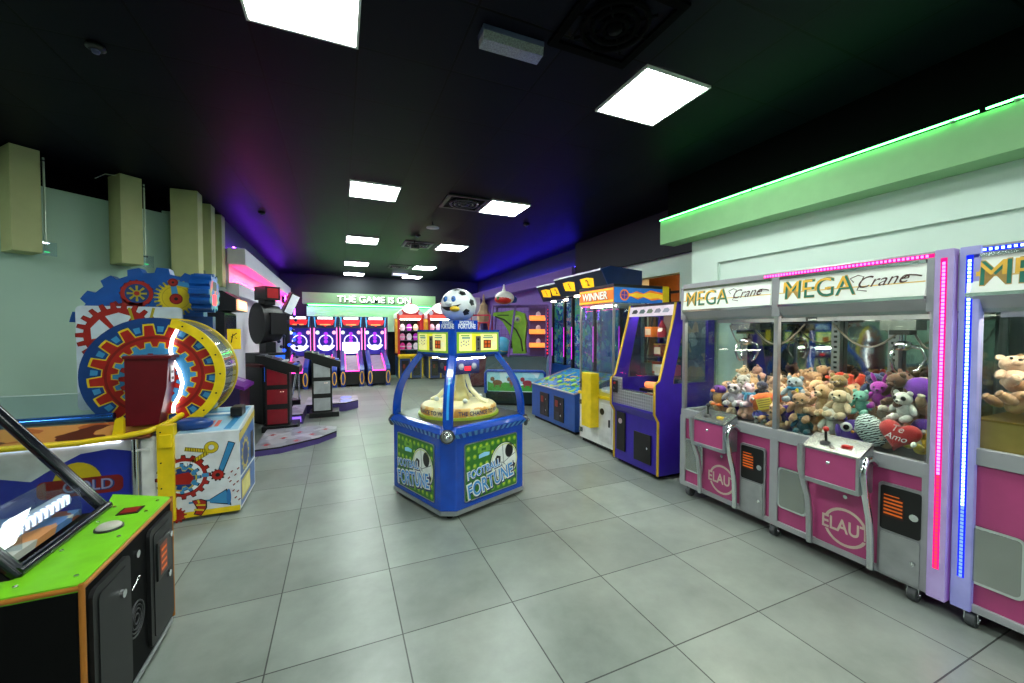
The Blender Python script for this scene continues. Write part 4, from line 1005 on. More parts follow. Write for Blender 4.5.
for T in T4:
    m = MB(T @ Matrix.Diagonal((.92, 1, 1, 1))); m.prism(rrect(-.31, .31, .12, .60, .02), -hs - .006, -hs - .0005, 'y', ALU)
    d = FR(m, (0, -hs - .0065, 0)); d.rr(-.302, .302, .128, .592, .018, GRN1, 1)
    for i in range(9):
        for j in range(6):
            d.disc(-.27 + i * .068, .165 + j * .078, .022, LIME, 2, 12); d.disc(-.272 + i * .068, .169 + j * .078, .012, YG, 3, 10)
    d.disc(.14, .37, .17, KPR, 4, 36); d.disc(.14, .37, .164, WPR, 5, 36)
    pent = lambda cx, cy, r, a=0: [(cx + r * math.cos(PI / 2 + a + 2 * PI * k / 5), cy + r * math.sin(PI / 2 + a + 2 * PI * k / 5)) for k in range(5)]
    d.p(circ(.20, .455, .05, 20, ry=.062), KPR, 6); d.p(pent(.06, .40, .04, .3), KPR, 6); d.p(pent(.11, .27, .035, .6), KPR, 6); d.p(pent(.25, .31, .03), KPR, 6)
    for q in range(5): d.line([(.13, .36), (.13 + .16 * math.cos(q * 1.256 + .4), .36 + .16 * math.sin(q * 1.256 + .4))], .006, P('grey_print', '#7a7f86', .4), 6)
    d.ring(.14, .37, .15, .156, YG, 6)
    d.rect(-.17, -.03, .50, .55, LIME, 4); d.p([(-.16, .455), (-.04, .465), (-.035, .49), (-.10, .50), (-.16, .485)], CYP, 5); d.rect(-.13, -.08, .515, .535, GRN1, 5)
    d.text('FOOTBALL', -.095, .346, .07, NVY, 7, bold=.08, wid=.395, rot=.12); d.text('FOOTBALL', -.10, .352, .068, WPR, 8, bold=.06, wid=.385, rot=.12); d.text('FOOTBALL', -.10, .352, .062, SKB, 9, bold=.015, wid=.36, rot=.12)
    d.text('FORTUNE', -.012, .227, .128, NVY, 7, bold=.08, wid=.56, rot=.16); d.text('FORTUNE', -.02, .235, .126, WPR, 8, bold=.06, wid=.55, rot=.16); d.text('FORTUNE', -.02, .235, .118, SKB, 9, bold=.015, wid=.525, rot=.16)
    lab(m.build('graphic_panel', ff), 'green panel with a football and the words Football Fortune')
# player deck, turntable and the lit inner scenery
DECK = P('dark_deck', '#2a2a30', .3)
m = MB(); m.prism(oct_(hs - .04, .05), .742, .752, 'z', DECK)
m.build('deck', ff)
m = MB(); GOLDP = ART('gold_rim_print', ['#d99a4a', '#e8b868', '#c98436', '#e8d2a0'], 14, .1)
m.lathe([(.355, .753), (.355, .775)], P('lime_rim', '#a8b83a', .4, es=.1), 40); m.lathe([(.335, .776), (.335, .83), (.315, .85), (.2, .852)], GOLDP, 40)
m.lathe([(.315, .8505), (.10, .88), (.0, .885)], P('cream_field', '#e8dcae', .4), 40)
tt = m.build('turntable', ff)
for q in range(4):
    a = q * PI / 2 + PI / 4
    vs, fs = text_geo('THE CHANCE TO WIN', .02); xs = [v[0] for v in vs]; wv = max(xs) - min(xs); mb = MB()
    for qq in range(1):
        o = []
        for v in vs:
            an = q * PI / 2 - PI / 2 + v[0] / wv * 1.3; o.append((0.337 * math.cos(an), .337 * math.sin(an), .805 + v[1] * .05))
        mb.add(o, fs, NVY)
    mb.build('lettering', tt)
m = MB(); m.lathe([(.0, .88), (.10, .88), (.08, .93), (.04, 1.05), (.022, 1.2), (.02, 1.29)], P('pale_gold_scenery', '#d8c98a', .35, es=.15), 20); m.build('centre_tower', ff)
for q in range(4):
    a = q * PI / 2 + .5; c, sn = math.cos(a), math.sin(a)
    m = MB(); pts = [(c * r_, sn * r_, z_) for r_, z_ in ((.03, 1.24), (.07, 1.12), (.11, .99), (.2, .90), (.27, .865))]
    m.tube(pts, .02, P('chute_white', '#efe6bc', .3, es=.2), 8); m.build('ball_chute', ff)
for q in range(4):
    a = q * PI / 2 + 1.2
    m = MB(); m.ball((.2 * math.cos(a), .2 * math.sin(a), .895), .022, WPR, 10, 8); m.ball((.2 * math.cos(a), .2 * math.sin(a), .895), .0222, KPR, 5, 4); m.build('small_ball', ff)
# glass sides with bowed corner bars
hb, ht, zb_, zt_ = hs - .015, .265, .75, 1.315
for T in T4:
    m = MB(T); m.add([(-hb + .05, -hb, zb_), (hb - .05, -hb, zb_), (ht - .02, -ht, zt_), (-ht + .02, -ht, zt_)], [(0, 1, 2, 3)], GLS); m.build('glass_side', ff)
    m = MB(T); n = 10; out, inn = [], []
    for i in range(n + 1):
        s_ = i / n; k = hb + (ht - hb) * s_ + .05 * math.sin(PI * s_) ; z_ = zb_ - .01 + (zt_ - zb_ + .02) * s_; w_ = .042
        out.append([(-k - .004, -k + w_ * 1.25, z_), (-k - .004, -k + .03, z_), (-k + .03, -k - .004, z_), (-k + w_ * 1.25, -k - .004, z_), (-k + .06, -k + .06, z_)])
    m.loft(out, FB, False)
    q = [[(-(hb + (ht - hb) * s_ + .05 * math.sin(PI * s_)) + .005, -(hb + (ht - hb) * s_ + .05 * math.sin(PI * s_)) + .018, zb_ + (zt_ - zb_) * s_), (-(hb + (ht - hb) * s_ + .05 * math.sin(PI * s_)) + .018, -(hb + (ht - hb) * s_ + .05 * math.sin(PI * s_)) + .005, zb_ + (zt_ - zb_) * s_)] for s_ in [.12 + .8 * i / 10 for i in range(11)]]
    m.loft(q, P('pale_blue_inlay', '#3aa0e8', .2, es=.15), False, False, False)
    m.build('corner_bar', ff)
    m = MB(T @ Matrix.Translation((-hs + .034, -hs + .034, .685)) @ Matrix.Rotation(-PI / 4, 4, 'Z') @ Matrix.Rotation(PI / 2, 4, 'X'))
    m.lathe([(.055, 0), (.055, .022), (.048, .03), (.045, .03)], P('dark_steel', '#55585c', .3, .8), 24); m.lathe([(.044, .028), (.04, .035), (.001, .037)], STEEL, 24); m.lathe([(.02, .036), (.016, .05), (.001, .056)], CHR, 16)
    lab(m.build('lock_boss', ff), 'round steel lock boss')
# head box
hh = .275
m = MB(); m.prism(oct_(hh, .035), 1.315, 1.535, 'z', FB); m.prism(oct_(hh - .03, .035), 1.29, 1.314, 'z', FBD); head = m.build('head_box', ff, .006)
m = MB(); m.box(-.16, .16, -.17, -.15, 1.272, 1.288, EM('inner_lamp', '#fff4dc', 60)); m.box(-.16, .16, .15, .17, 1.272, 1.288, EM('inner_lamp', '#fff4dc', 60)); m.build('lamp', ff)
for T in T4:
    m = MB(T); m.box(-.225, .225, -hh - .005, -hh, 1.335, 1.515, LIMEL); d = FR(m, (0, -hh - .0055, 0))
    d.rr(-.205, .205, 1.352, 1.50, .01, YLIT, 1); d.rect(-.075, .015, 1.352, 1.50, YLIT2, 2); d.rect(-.035, .02, 1.345, 1.48, P('steel_slot', '#8d8f8c', .3, .6), 3); d.disc(-.008, 1.45, .012, KPR, 4, 12); d.disc(-.008, 1.37, .01, KPR, 4, 12); d.rect(-.012, -.004, 1.385, 1.43, KPR, 4)
    d.rect(.05, .135, 1.37, 1.445, P('dark_red_display', '#3a120c', .3), 3); OD = P('orange_digits', '#c0541a', .4, es=.5)
    for u_ in (.058, .097):
        for v_ in (1.378, 1.412): d.rect(u_, u_ + .030, v_, v_ + .026, OD, 4)
    GRB = P('grey_green_print', '#8fae98', .4, es=.2); d.rect(-.18, -.09, 1.455, 1.475, GRB, 3); d.rect(-.19, -.10, 1.48, 1.49, LIME, 3); d.rect(.045, .16, 1.46, 1.475, GRB, 3); d.rect(.05, .15, 1.482, 1.49, LIME, 3); d.disc(.165, 1.41, .022, P('cream_spot', '#e8e2c0', .4, es=.3), 3, 12)
    for i in range(4):
        for j in range(2): d.disc(-.185 + i * .025, 1.40 + j * .03 + (i % 2) * .01, .009, KPR, 3, 10); d.disc(-.186 + i * .025, 1.402 + j * .03 + (i % 2) * .01, .006, WPR, 4, 8)
    lab(m.build('score_panel', ff), 'lit yellow green score panel')
m = MB(); m.box(-.13, .13, -.13, .13, 1.13, 1.262, P('inner_navy_box', '#141a4a', .35))
for T in T4:
    m.M = T; d = FR(m, (0, -.13, 0)); d.disc(-.07, 1.2, .03, P('grey_dot', '#6a6f7a', .4), 1, 14); d.disc(.07, 1.2, .03, P('grey_dot', '#6a6f7a', .4), 1, 14); d.rect(-.035, .035, 1.16, 1.20, P('red_lit_score', '#e01a28', .4, es=.9), 1)
m.M = Matrix(); m.build('inner_display', ff)
# ball with a face on its stand
m = MB(); m.box(-.12, .12, -.12, .12, 1.535, 1.625, FB)
for T in T4:
    m.M = T; d = FR(m, (0, -.12, 0)); d.text('FOOTBALL', 0, 1.60, .03, WPR, 1, bold=.04, wid=.16); d.text('FORTUNE', 0, 1.565, .04, WPR, 1, bold=.05, wid=.19)
m.M = Matrix(); m.build('stand', ff, .01)
bz = 1.765; br = .158
m = MB(); m.ball((0, 0, bz), br, P('glossy_white', '#eceff2', .18, coat=.5), 32, 20); ball = m.build('ball', ff)
def onball(az, el, r0): return (r0 * math.cos(el) * math.cos(az), r0 * math.cos(el) * math.sin(az), bz + r0 * math.sin(el))
fa = R(-153)                                                         # which way the face looks, in the cabinet's own frame
for az, el in ((fa + .75, .75), (fa + 1.3, .15), (fa + .2, 1.15), (fa + 1.9, .6), (fa + 2.6, .0), (fa + 3.4, .6), (fa + 4.3, .1), (fa + 5.0, .7), (fa + .95, -.45), (fa + 2.2, -.6)):
    m = MB(); rr_ = .036; pts = []
    c = Vector(onball(az, el, 1)) - Vector((0, 0, bz)); u = c.cross(Vector((0, 0, 1))).normalized(); v = u.cross(c)
    ring = [tuple(Vector((0, 0, bz)) + (c * br + (u * math.cos(2 * PI * k / 5) + v * math.sin(2 * PI * k / 5)) * rr_).normalized() * 0 + ((c * br + (u * math.cos(2 * PI * k / 5) + v * math.sin(2 * PI * k / 5)) * rr_).normalized() * (br + .0008))) for k in range(5)]
    mid = tuple(Vector((0, 0, bz)) + c * (br + .002)); m.add(ring + [mid], [(k, (k + 1) % 5, 5) for k in range(5)], KPR); m.build('ball_patch', ball)
for s_ in (-1, 1):
    m = MB(); c = onball(fa + s_ * .27 - .1, .32, br); m.ball(c, (.02, .02, .028), P('sky_blue_eye', '#3c74c8', .2), 12, 8); e = m.build('eye', ball)
    m = MB(); c = onball(fa + s_ * .27 - .1, .32, br + .016); m.ball(c, .009, KPR, 8, 6); m.build('pupil', e)
m = MB(); m.ball(onball(fa - .1, .08, br + .005), (.03, .03, .022), P('glossy_white', '#eceff2', .18), 12, 8); m.build('nose', ball)
m = MB(); L = [Vector(onball(fa - .75 + 1.35 * i / 12, -.10 - .32 * math.sin(PI * i / 12) + .12 * (i / 12), br + .001)) for i in range(13)]; U = [Vector(onball(fa - .75 + 1.35 * i / 12, -.08 - .10 * math.sin(PI * i / 12) + .12 * (i / 12), br + .001)) for i in range(13)]
m.add([tuple(p) for p in L + U], [(i, i + 1, 14 + i, 13 + i) for i in range(12)], KPR); mo = m.build('mouth', ball)
m = MB(); m.ball(onball(fa + .25, -.25, br + .004), (.045, .04, .026), P('yellow_tongue', '#e8c022', .35), 12, 8); m.build('tongue', mo)
# ------------------------------------------------------------------ left: coin wheel machine with gears
CR = P('gear_red', '#a02018', .35); CRD = P('gear_dark_red', '#7a140f', .4); CY = P('gear_yellow', '#cfb61c', .35); CB = P('gear_sky_blue', '#3a86ba', .35); CN = P('gear_navy', '#123a78', .35); CK = P('ink_black', '#101014', .4); CW = P('print_white', '#dfe6ea', .35); OLV = P('gear_olive', '#a89a1e', .4)
ORG = (-1.30, 3.92, 0)
gw_ = thing('coin_wheel_machine', 'big coin wheel machine covered in red, blue and yellow gears', 'arcade machine', ORG)
def gx(x): return x + 1.30
def gy(y): return y - 3.92
# lane body and its front panel
m = MB(); m.box(gx(-3.6), gx(-1.33), .05, .75, .02, .70, P('white_cabinet', '#d8dade', .35)); d = FR(m, (gx(0), .049, 0))
LB = P('deep_blue_print', '#2430a0', .35); 
d.p([(-3.0, .15), (-1.49, .15), (-1.49, .60), (-1.62, .63), (-1.78, .61), (-1.92, .53), (-2.05, .44), (-2.2, .48), (-2.4, .42), (-2.7, .3)], LB, 1)
d.p(circ(-1.80, .38, .14, 24, ry=.17), CY, 2); d.p([(-1.95, .17), (-1.62, .17), (-1.62, .30), (-1.78, .36), (-1.95, .30)], LB, 3)
d.rr(-2.02, -1.54, .30, .43, .04, CRD, 4); d.text('GOLD', -1.735, .363, .08, CN, 6, bold=.03, wid=.29); d.text('GOLD', -1.74, .367, .08, P('silver_letter', '#8f94b8', .35), 7, bold=.01, wid=.28)
m.build('lane_body', gw_)
m = MB(); m.box(gx(-3.4), gx(-1.55), .035, .05, .675, .69, EM('white_lane_lamp', '#eef4ff', 5)); m.build('lamp', gw_)
m = MB(); m.tube([(gx(-1.455), .02, .05), (gx(-1.455), .02, .70)], .022, CHR, 14); m.box(gx(-1.47), gx(-1.36), .0, .012, .60, .615, WHT); lab(m.build('pole', gw_), 'chrome upright pole')
m = MB(); m.box(gx(-1.42), gx(-1.315), .02, .05, .03, .70, WHT); m.prism([(gx(-1.40), .05), (gx(-1.33), .05), (gx(-1.33), .2), (gx(-1.40), .12)], .015, .02, 'y', P('grey_kick', '#8a8f94', .5)); m.build('white_door', gw_)
m = MB(); m.box(gx(-1.31), gx(-1.205), -.03, .05, .03, .79, YEL); m.box(gx(-1.29), gx(-1.215), -.05, -.03, .62, .72, YEL)
for z_ in (.12, .3, .5, .66, .74): m.tube([(gx(-1.285), -.03, z_), (gx(-1.285), -.034, z_)], .006, CK, 8)
m.build('yellow_post', gw_, .004)
FIRE = ART('flame_print', ['#7a3a1e', '#a85a2a', '#5a2a1c', '#c98a4a', '#8a4a30'], 9, 0, .3, 2.5, stretch=(.4, 1, 1))
m = MB(); m.prism([(-.04, .72), (.12, .82), (.12, .74), (-.02, .70)], gx(-3.6), gx(-1.35), 'x', FIRE); m.build('flame_strip', gw_)
m = MB(); m.tube([(gx(-3.6), -.05, .71), (gx(-1.75), -.05, .715), (gx(-1.5), -.05, .735), (gx(-1.36), -.02, .755), (gx(-1.25), .07, .80), (gx(-1.2), .2, .84)], .022, YEL, 10); m.build('edge_rim', gw_)
m = MB(); m.tube([(gx(-3.6), .14, .84), (gx(-1.62), .14, .86)], .03, P('blue_chrome', '#3a7ad8', .15, .8), 12); lab(m.build('guide_bar', gw_), 'blue chrome bar')
m = MB(); m.box(gx(-3.6), gx(-1.4), .16, .70, .70, .80, P('lane_grey', '#7a7c84', .25, .3)); m.build('lane_bed', gw_)
m = MB(); m.box(gx(-3.0), gx(-1.51), .18, .186, .80, 1.05, GLS2); m.box(gx(-3.0), gx(-1.51), .178, .188, 1.045, 1.052, P('acrylic_edge', '#b9cccc', .2)); m.build('acrylic_guard', gw_)
m = MB(); m.prism([(gx(-1.57), .74), (gx(-1.505), .75), (gx(-1.505), .86), (gx(-1.52), .88), (gx(-1.55), .86), (gx(-1.56), .80)], -.03, .01, 'y', YEL); m.build('yellow_bracket', gw_, .006)
# red box above the rim
m = MB(); m.prism([(gx(-1.5), .80), (gx(-1.305), .80), (gx(-1.25), 1.08), (gx(-1.235), 1.31), (gx(-1.5), 1.31)], .0, .22, 'y', P('wine_red_box', '#5f0a16', .35)); m.box(gx(-1.51), gx(-1.215), -.015, .23, 1.31, 1.335, P('wine_red_box', '#5f0a16', .35)); lab(m.build('hopper_box', gw_, .006), 'wine red box')
m = MB(); d = RT(m, (gx(-1.2385), 0, 0)); d.rect(.05, .12, 1.12, 1.25, CW, 1); d.rect(.06, .11, 1.14, 1.16, CK, 2); d.rect(.06, .11, 1.19, 1.21, CK, 2); m.build('sticker', gw_)
# the wheel: drum, face, rings
wc = (gx(-1.37), 1.165); Y0 = gy(4.06); Y1 = gy(4.52)
m = MB(); m.prism(circ(wc[0], wc[1], .468, 56), Y0 + .03, Y0 + .06, 'y', CN)
d = FR(m, (0, Y0 + .03, 0)); a, b = wc
d.gear(a, b, .335, .42, 16, CY, 1, duty=.62, ph=.1); d.gear(a, b, .328, .405, 16, CR, 2, duty=.50, ph=.1)
d.disc(a, b, .318, CRD, 3, 48); d.disc(a, b, .30, CR, 4, 48)
d.gear(a, b, .235, .275, 18, CY, 5, duty=.62); d.gear(a, b, .228, .265, 18, CB, 6, duty=.50)
d.gear(a - .03, b - .02, .165, .20, 16, CRD, 7, duty=.6); d.gear(a - .03, b - .02, .16, .193, 16, CR, 8, duty=.5); d.disc(a - .03, b - .02, .135, CB, 9, 30); d.disc(a - .05, b - .02, .11, CN, 10, 26); d.gear(a - .05, b - .02, .065, .09, 12, CY, 11, duty=.5); d.disc(a - .05, b - .02, .045, CK, 12, 18)
for q in range(16):
    an = 2 * PI * (q + .5) / 16 + .1; d.p([(a + r_ * math.cos(an + w), b + r_ * math.sin(an + w)) for r_, w in ((.355, -.05), (.40, -.055), (.40, .055), (.355, .05))], CB, 2)
lab(m.build('wheel_face', gw_), 'round face printed with nested gears')
m = MB(); d = FR(m, (0, Y0, 0)); ri, ro = .405, .475
for lo_, hi_, yy in ((R(-75), R(75), Y0),):
    pts_o = circ(a, b, ro, 40, lo_, hi_); pts_i = circ(a, b, ri, 40, lo_, hi_); m.prism(pts_o + pts_i[::-1], yy - .012, yy + .012, 'y', YEL)
    for q in range(7):
        an = lo_ + (hi_ - lo_) * (q + .5) / 7; m.tube([(a + .44 * math.cos(an), yy - .012, b + .44 * math.sin(an)), (a + .44 * math.cos(an), yy - .016, b + .44 * math.sin(an))], .007, CK, 8)
lab(m.build('front_ring', gw_), 'yellow front ring')
m = MB(); po = circ(a, b, .475, 48, R(-100), R(110)); pi_ = circ(a, b, .42, 48, R(-100), R(110)); m.prism(po + pi_[::-1], Y1 - .02, Y1, 'y', YEL); lab(m.build('rear_ring', gw_), 'yellow rear ring')
m = MB(); pts = circ(a, b, .468, 40, R(-75), R(75)); m.loft([[(x, y_, z_) for x, z_ in pts] for y_ in (Y0 + .01, Y1 - .02)], GLASS('drum_acrylic', '#eef2e6', 1.0, .06), True, False, False); m.build('drum_wall', gw_)
m = MB(); m.loft([[(a + (x - a) * .93, y_, b + (z_ - b) * .93) for x, z_ in pts] for y_ in (Y0 + .08, Y1 - .03)], ART('drum_print', ['#e8e2c4', '#d8c83a', '#5a6a6a', '#c9d8d0', '#3a4048', '#e8a0b0'], 8, .1), True, False, False); m.build('drum_band', gw_)
m = MB(); m.prism(circ(a, b, .44, 40), Y0 + .10, Y1 - .03, 'y', P('drum_core', '#3a3f48', .5)); m.build('drum_core', gw_)
m = MB(); npt = [(-1.215, 1.54), (-1.25, 1.46), (-1.265, 1.37), (-1.25, 1.29), (-1.21, 1.20), (-1.19, 1.10), (-1.21, 1.0), (-1.25, .92), (-1.255, .86)]
m.tube([(gx(x), Y0 - .0, z_) for x, z_ in npt], .012, EM('white_neon', '#fff0f0', 5), 8); lab(m.build('neon_tube', gw_), 'wavy white neon tube')
# backboard and cog shaped sign on top
bx = gx(-1.62)
m = MB(); m.prism(rrect(gx(-2.04), gx(-1.32), .85, 1.74, .04), gy(4.53), gy(4.56), 'y', P('pale_blue_board', '#c9d6e2', .35)); d = FR(m, (0, gy(4.53), 0))
ca, cb = gx(-1.76), 1.49
d.gear(ca, cb, .235, .285, 22, CRD, 1, duty=.6); d.gear(ca, cb, .23, .278, 22, CR, 2, duty=.5)
for q in range(5):
    an = q * 2 * PI / 5 + .32; d.p([(ca + r_ * math.cos(an + w), cb + r_ * math.sin(an + w)) for r_, w in ((.07, -.4), (.185, -.5), (.195, 0), (.185, .5), (.07, .4))], P('pale_blue_board', '#c9d6e2', .35), 3)
d.gear(gx(-1.60), 1.50, .10, .13, 14, CY, 4); d.gear(gx(-1.60), 1.50, .085, .105, 14, CB, 5); d.disc(gx(-1.60), 1.50, .05, CR, 6, 18)
d.line([(gx(-1.66), 1.60), (gx(-1.69), 1.73)], .02, OLV, 5); d.line([(gx(-1.55), 1.60), (gx(-1.52), 1.73)], .02, OLV, 5)
m.build('back_board', gw_)
cx_, cz_ = gx(-1.52), 1.50
full = gearpts(cx_, cz_, .55, .60, 18, duty=.55, taper=.75, ph=.1)
m = MB(); top = [p for p in full if p[1] > 1.60 and p[0] < gx(-1.16)]; top.sort(key=lambda p: -math.atan2(p[1] - cz_, p[0] - cx_)); top = top[::-1]
m.prism([(top[0][0], 1.60)] + top + [(top[-1][0], 1.60)], gy(4.60), gy(4.72), 'y', P('cog_sign_blue', '#1450a0', .3)); d = FR(m, (0, gy(4.60), 0))
d.ring(gx(-1.66), 1.86, .085, .115, CR, 1); d.gear(gx(-1.66), 1.86, .10, .125, 16, CRD, 0); d.disc(gx(-1.66), 1.86, .085, CN, 2); d.gear(gx(-1.66), 1.86, .03, .07, 8, OLV, 3); d.disc(gx(-1.66), 1.86, .02, CR, 4, 12)
d.gear(gx(-1.38), 1.83, .13, .165, 26, OLV, 1); d.gear(gx(-1.38), 1.83, .12, .14, 26, CY, 2); d.ring(gx(-1.38), 1.83, .10, .105, OLV, 3); d.disc(gx(-1.38), 1.82, .05, CRD, 6, 18); d.disc(gx(-1.38), 1.82, .04, CR, 7, 18); d.disc(gx(-1.38), 1.82, .015, CK, 8, 10)
d.p([(gx(-1.41), 1.83), (gx(-1.36), 1.83), (gx(-1.38), 1.97), (gx(-1.42), 1.97)], CB, 5); d.p([(gx(-1.40), 1.99), (gx(-1.40), 1.95), (gx(-1.16), 1.90), (gx(-1.16), 1.95)], CB, 5); d.disc(gx(-1.40), 1.97, .038, CRD, 6, 16); d.disc(gx(-1.40), 1.97, .026, CR, 7, 16); d.disc(gx(-1.40), 1.97, .01, CK, 8, 10)
d.gear(gx(-1.72), 1.62, .16, .19, 18, CRD, 1, duty=.5)
lab(m.build('cog_sign', gw_), 'blue cog shaped sign printed with gears')
m = MB(); m.prism(gearpts(gy(4.52), 1.875, .15, .178, 12, duty=.6), gx(-1.22), gx(-1.07), 'x', P('cog_sign_blue', '#1450a0', .3)); d = RT(m, (gx(-1.07), 0, 0)); 
d.disc(gy(4.52), 1.875, .135, ART('sign_end_print', ['#1f5ab0', '#c9a23a', '#d84a6a', '#8a4ab0', '#2a70c8'], 22, .25), 1, 30); d.rr(gy(4.46), gy(4.58), 1.90, 1.98, .02, CK, 2); d.rr(gy(4.45), gy(4.57), 1.76, 1.86, .01, P('lit_red_window', '#ff1f4a', .4, es=1.6), 2)
lab(m.build('sign_end', gw_), 'end of the sign with a lit red window')
m = MB(); m.box(gx(-1.95), gx(-1.1), gy(4.57), gy(4.66), .5, 1.66, CN); m.build('sign_support', gw_)
# blue scoop under the wheel
m = MB(); m.ball((gx(-1.12), .12, .76), (.14, .07, .055), P('scoop_blue', '#143f86', .3), 18, 12); m.build('scoop', gw_)
# side cabinet with the gear picture
m = MB(); xa, xb = gx(-1.205), gx(-.78)
m.prism([(.0, .03), (.0, .70), (.64, .80), (.64, .03)], xa, xb, 'x', P('white_cabinet', '#d8dade', .35))
d = FR(m, (xa, 0, 0)); W_ = xb - xa
d.rect(0, W_, .03, .075, YEL, 1)
d.gear(.05, .36, .155, .18, 16, CK, 1, duty=.55); d.gear(.05, .36, .15, .173, 16, CR, 2, duty=.5); d.disc(.05, .36, .128, CW, 3, 30); d.gear(.04, .35, .10, .128, 12, CK, 4); d.gear(.04, .35, .095, .12, 12, CB, 5); d.gear(.04, .35, .07, .098, 7, CY, 6, duty=.6); d.gear(.04, .35, .062, .088, 7, CN, 7, duty=.6); d.p([(-.0, .31), (.09, .30), (.12, .35), (.085, .40), (.0, .39)], CR, 8)
d.rect(.17, .215, .345, .375, CB, 6)
d.ring(.235, .58, .02, .05, CK, 1, 20); d.ring(.235, .58, .022, .046, CY, 2, 20)
for P0, P1 in (((.06, .585), (.20, .555)), ((.21, .54), (.05, .44))):
    d.line([P0, P1], .032, CK, 1); d.line([P0, P1], .026, CY, 2)
    for q in range(9):
        t_ = (q + .5) / 9; x = P0[0] + (P1[0] - P0[0]) * t_; z_ = P0[1] + (P1[1] - P0[1]) * t_; d.rect(x - .002, x + .002, z_ - .014, z_ + .014, CK, 3)
d.p([(.35, .62), (.40, .60), (.315, .37), (.275, .38)], CK, 3); d.p([(.353, .612), (.393, .597), (.31, .375), (.28, .385)], CB, 4); d.gear(.275, .35, .042, .052, 10, CK, 4); d.disc(.275, .35, .04, CR, 5, 18); d.disc(.275, .35, .016, CK, 6, 12)
d.p([(.215, .155), (.335, .225), (.345, .20), (.365, .08), (.345, .09), (.22, .125)], CK, 2); d.p([(.22, .152), (.33, .215), (.35, .10), (.22, .128)], CB, 3); d.p(circ(.348, .155, .016, 20, ry=.068), P('horn_mouth', '#2a70b0', .35), 4); d.rect(.08, .22, .14, .155, CB, 3)
d.p([(.10, .165), (.16, .17), (.20, .15), (.20, .09), (.16, .03), (.11, .05), (.13, .10)], CK, 4); d.p([(.105, .16), (.16, .163), (.193, .145), (.19, .09), (.16, .04), (.12, .055), (.14, .10)], CR, 5); d.line([(.115, .09), (.18, .075)], .014, CY, 6); d.line([(.13, .125), (.19, .115)], .014, CY, 6); d.line([(.14, .165), (.15, .135)], .014, CY, 6)
for q, (x, z_) in enumerate(((.36, .36), (.385, .33), (.35, .28), (.375, .25), (.40, .27), (.37, .20), (.40, .19), (.385, .14), (.41, .12), (.34, .31), (.405, .38))): d.p([(x, z_), (x + .016, z_ + .014), (x + .02, z_ + .006), (x + .006, z_ - .008)], CRD, 2)
d.gear(.0, .06, .05, .065, 12, CR, 2)
d = RT(m, (xb, 0, 0)); d.rect(.03, .61, .05, .69, P('side_blue_print', '#2a5ea8', .35), 1); d.p([(.0, .60), (.64, .70), (.64, .76), (.0, .67)], CY, 2); d.rect(.06, .40, .09, .26, CY, 2); d.rect(.08, .38, .11, .24, P('pale_yellow_print', '#e8dc7a', .35), 3); d.gear(.22, .45, .12, .15, 14, CY, 2); d.disc(.22, .45, .10, CN, 3); d.rect(.44, .56, .33, .58, CK, 3); d.rect(.02, .62, .29, .31, CW, 2)
lab(m.build('side_cabinet', gw_), 'white cabinet with a printed gear, horn and lever')
m = MB(); d = Dec(m, ((xa + xb) / 2, .32, .7505), (1, 0, 0), (0, .64, .10)); d.rect(-.2, .2, -.30, .30, P('pale_blue_top', '#9ac4dc', .3), 2)
for q in range(5): d.rect(-.17 + q * .045, -.14 + q * .045, -.2, -.05, P('coral_print', '#e06a5a', .35), 4)
d.rect(-.18, .1, .05, .2, P('mid_blue_print', '#5a9ac8', .35), 3); d.rect(-.15, .07, .10, .15, CW, 5); d.line([(.12, -.28), (.16, .28)], .05, CB, 4); m.build('top_panel', gw_)
m = MB(); m.box(xb - .12, xb - .03, .28, .44, .765, .85, CK); m.build('coin_chute', gw_, .012)

# ------------------------------------------------------------------ near left: coin pusher with the lime deck
LG = P('lime_deck', '#74c21c', .35); WD = P('orange_wood_edge', '#a8661c', .45); PBK = P('pusher_black', '#060607', .7)
for n_ in PBK.node_tree.nodes:
    if n_.type == 'BSDF_PRINCIPLED': n_.inputs['Specular IOR Level'].default_value = .12
pu = thing('coin_pusher', 'black coin pusher with lime green deck and slanted glass at the left edge', 'arcade machine', (-.81, 1.79, 0))
m = MB(); m.box(-1.5, -.0, .0, .77, .05, .645, PBK); m.build('cabinet', pu)
m = MB(); m.box(-1.45, -.05, .05, .72, .0, .05, BLKM); m.box(-.004, .004, .02, .75, .03, .055, ALU); m.build('plinth', pu)
m = MB(); m.prism([(-.235, .0), (.0, .0), (.0, .77), (-.29, .93), (-.235, .72)], .645, .672, 'z', LG); m.box(-1.5, -.235, .0, .12, .645, .672, LG); 
for x, y in ((-.04, .06), (-.19, .06), (-.04, .35), (-.19, .30), (-.04, .6), (-.19, .55), (-.04, .73), (-.2, .72)): m.tube([(x, y, .672), (x, y, .677)], .007, CHR, 10)
lab(m.build('deck', pu), 'lime green deck')
m = MB(); m.lathe([(.042, 0), (.042, .012), (.034, .02), (.0, .022)], P('pale_button', '#b9b4a8', .35), 24, Matrix.Translation((-.115, .46, .672))); m.lathe([(.048, 0), (.048, .008), (.042, .008)], BLK, 24, Matrix.Translation((-.115, .46, .672))); lab(m.build('button', pu), 'round pale push button')
m = MB(); m.box(-.15, -.07, .60, .68, .672, .676, BLK); m.box(-.14, -.08, .61, .67, .676, .678, P('red_window', '#8a1a14', .3, es=.1)); m.build('coin_slot', pu)
for a_, b_ in (((.0, .0, .05), (.0, .0, .672)), ((.0, .77, .05), (.0, .77, .672)), ((.0, .0, .658), (.0, .77, .658)), ((-1.5, .0, .658), (.0, .0, .658))):
    m = MB(); m.tube([a_, b_], .009, WD, 8); m.build('edge_trim', pu)
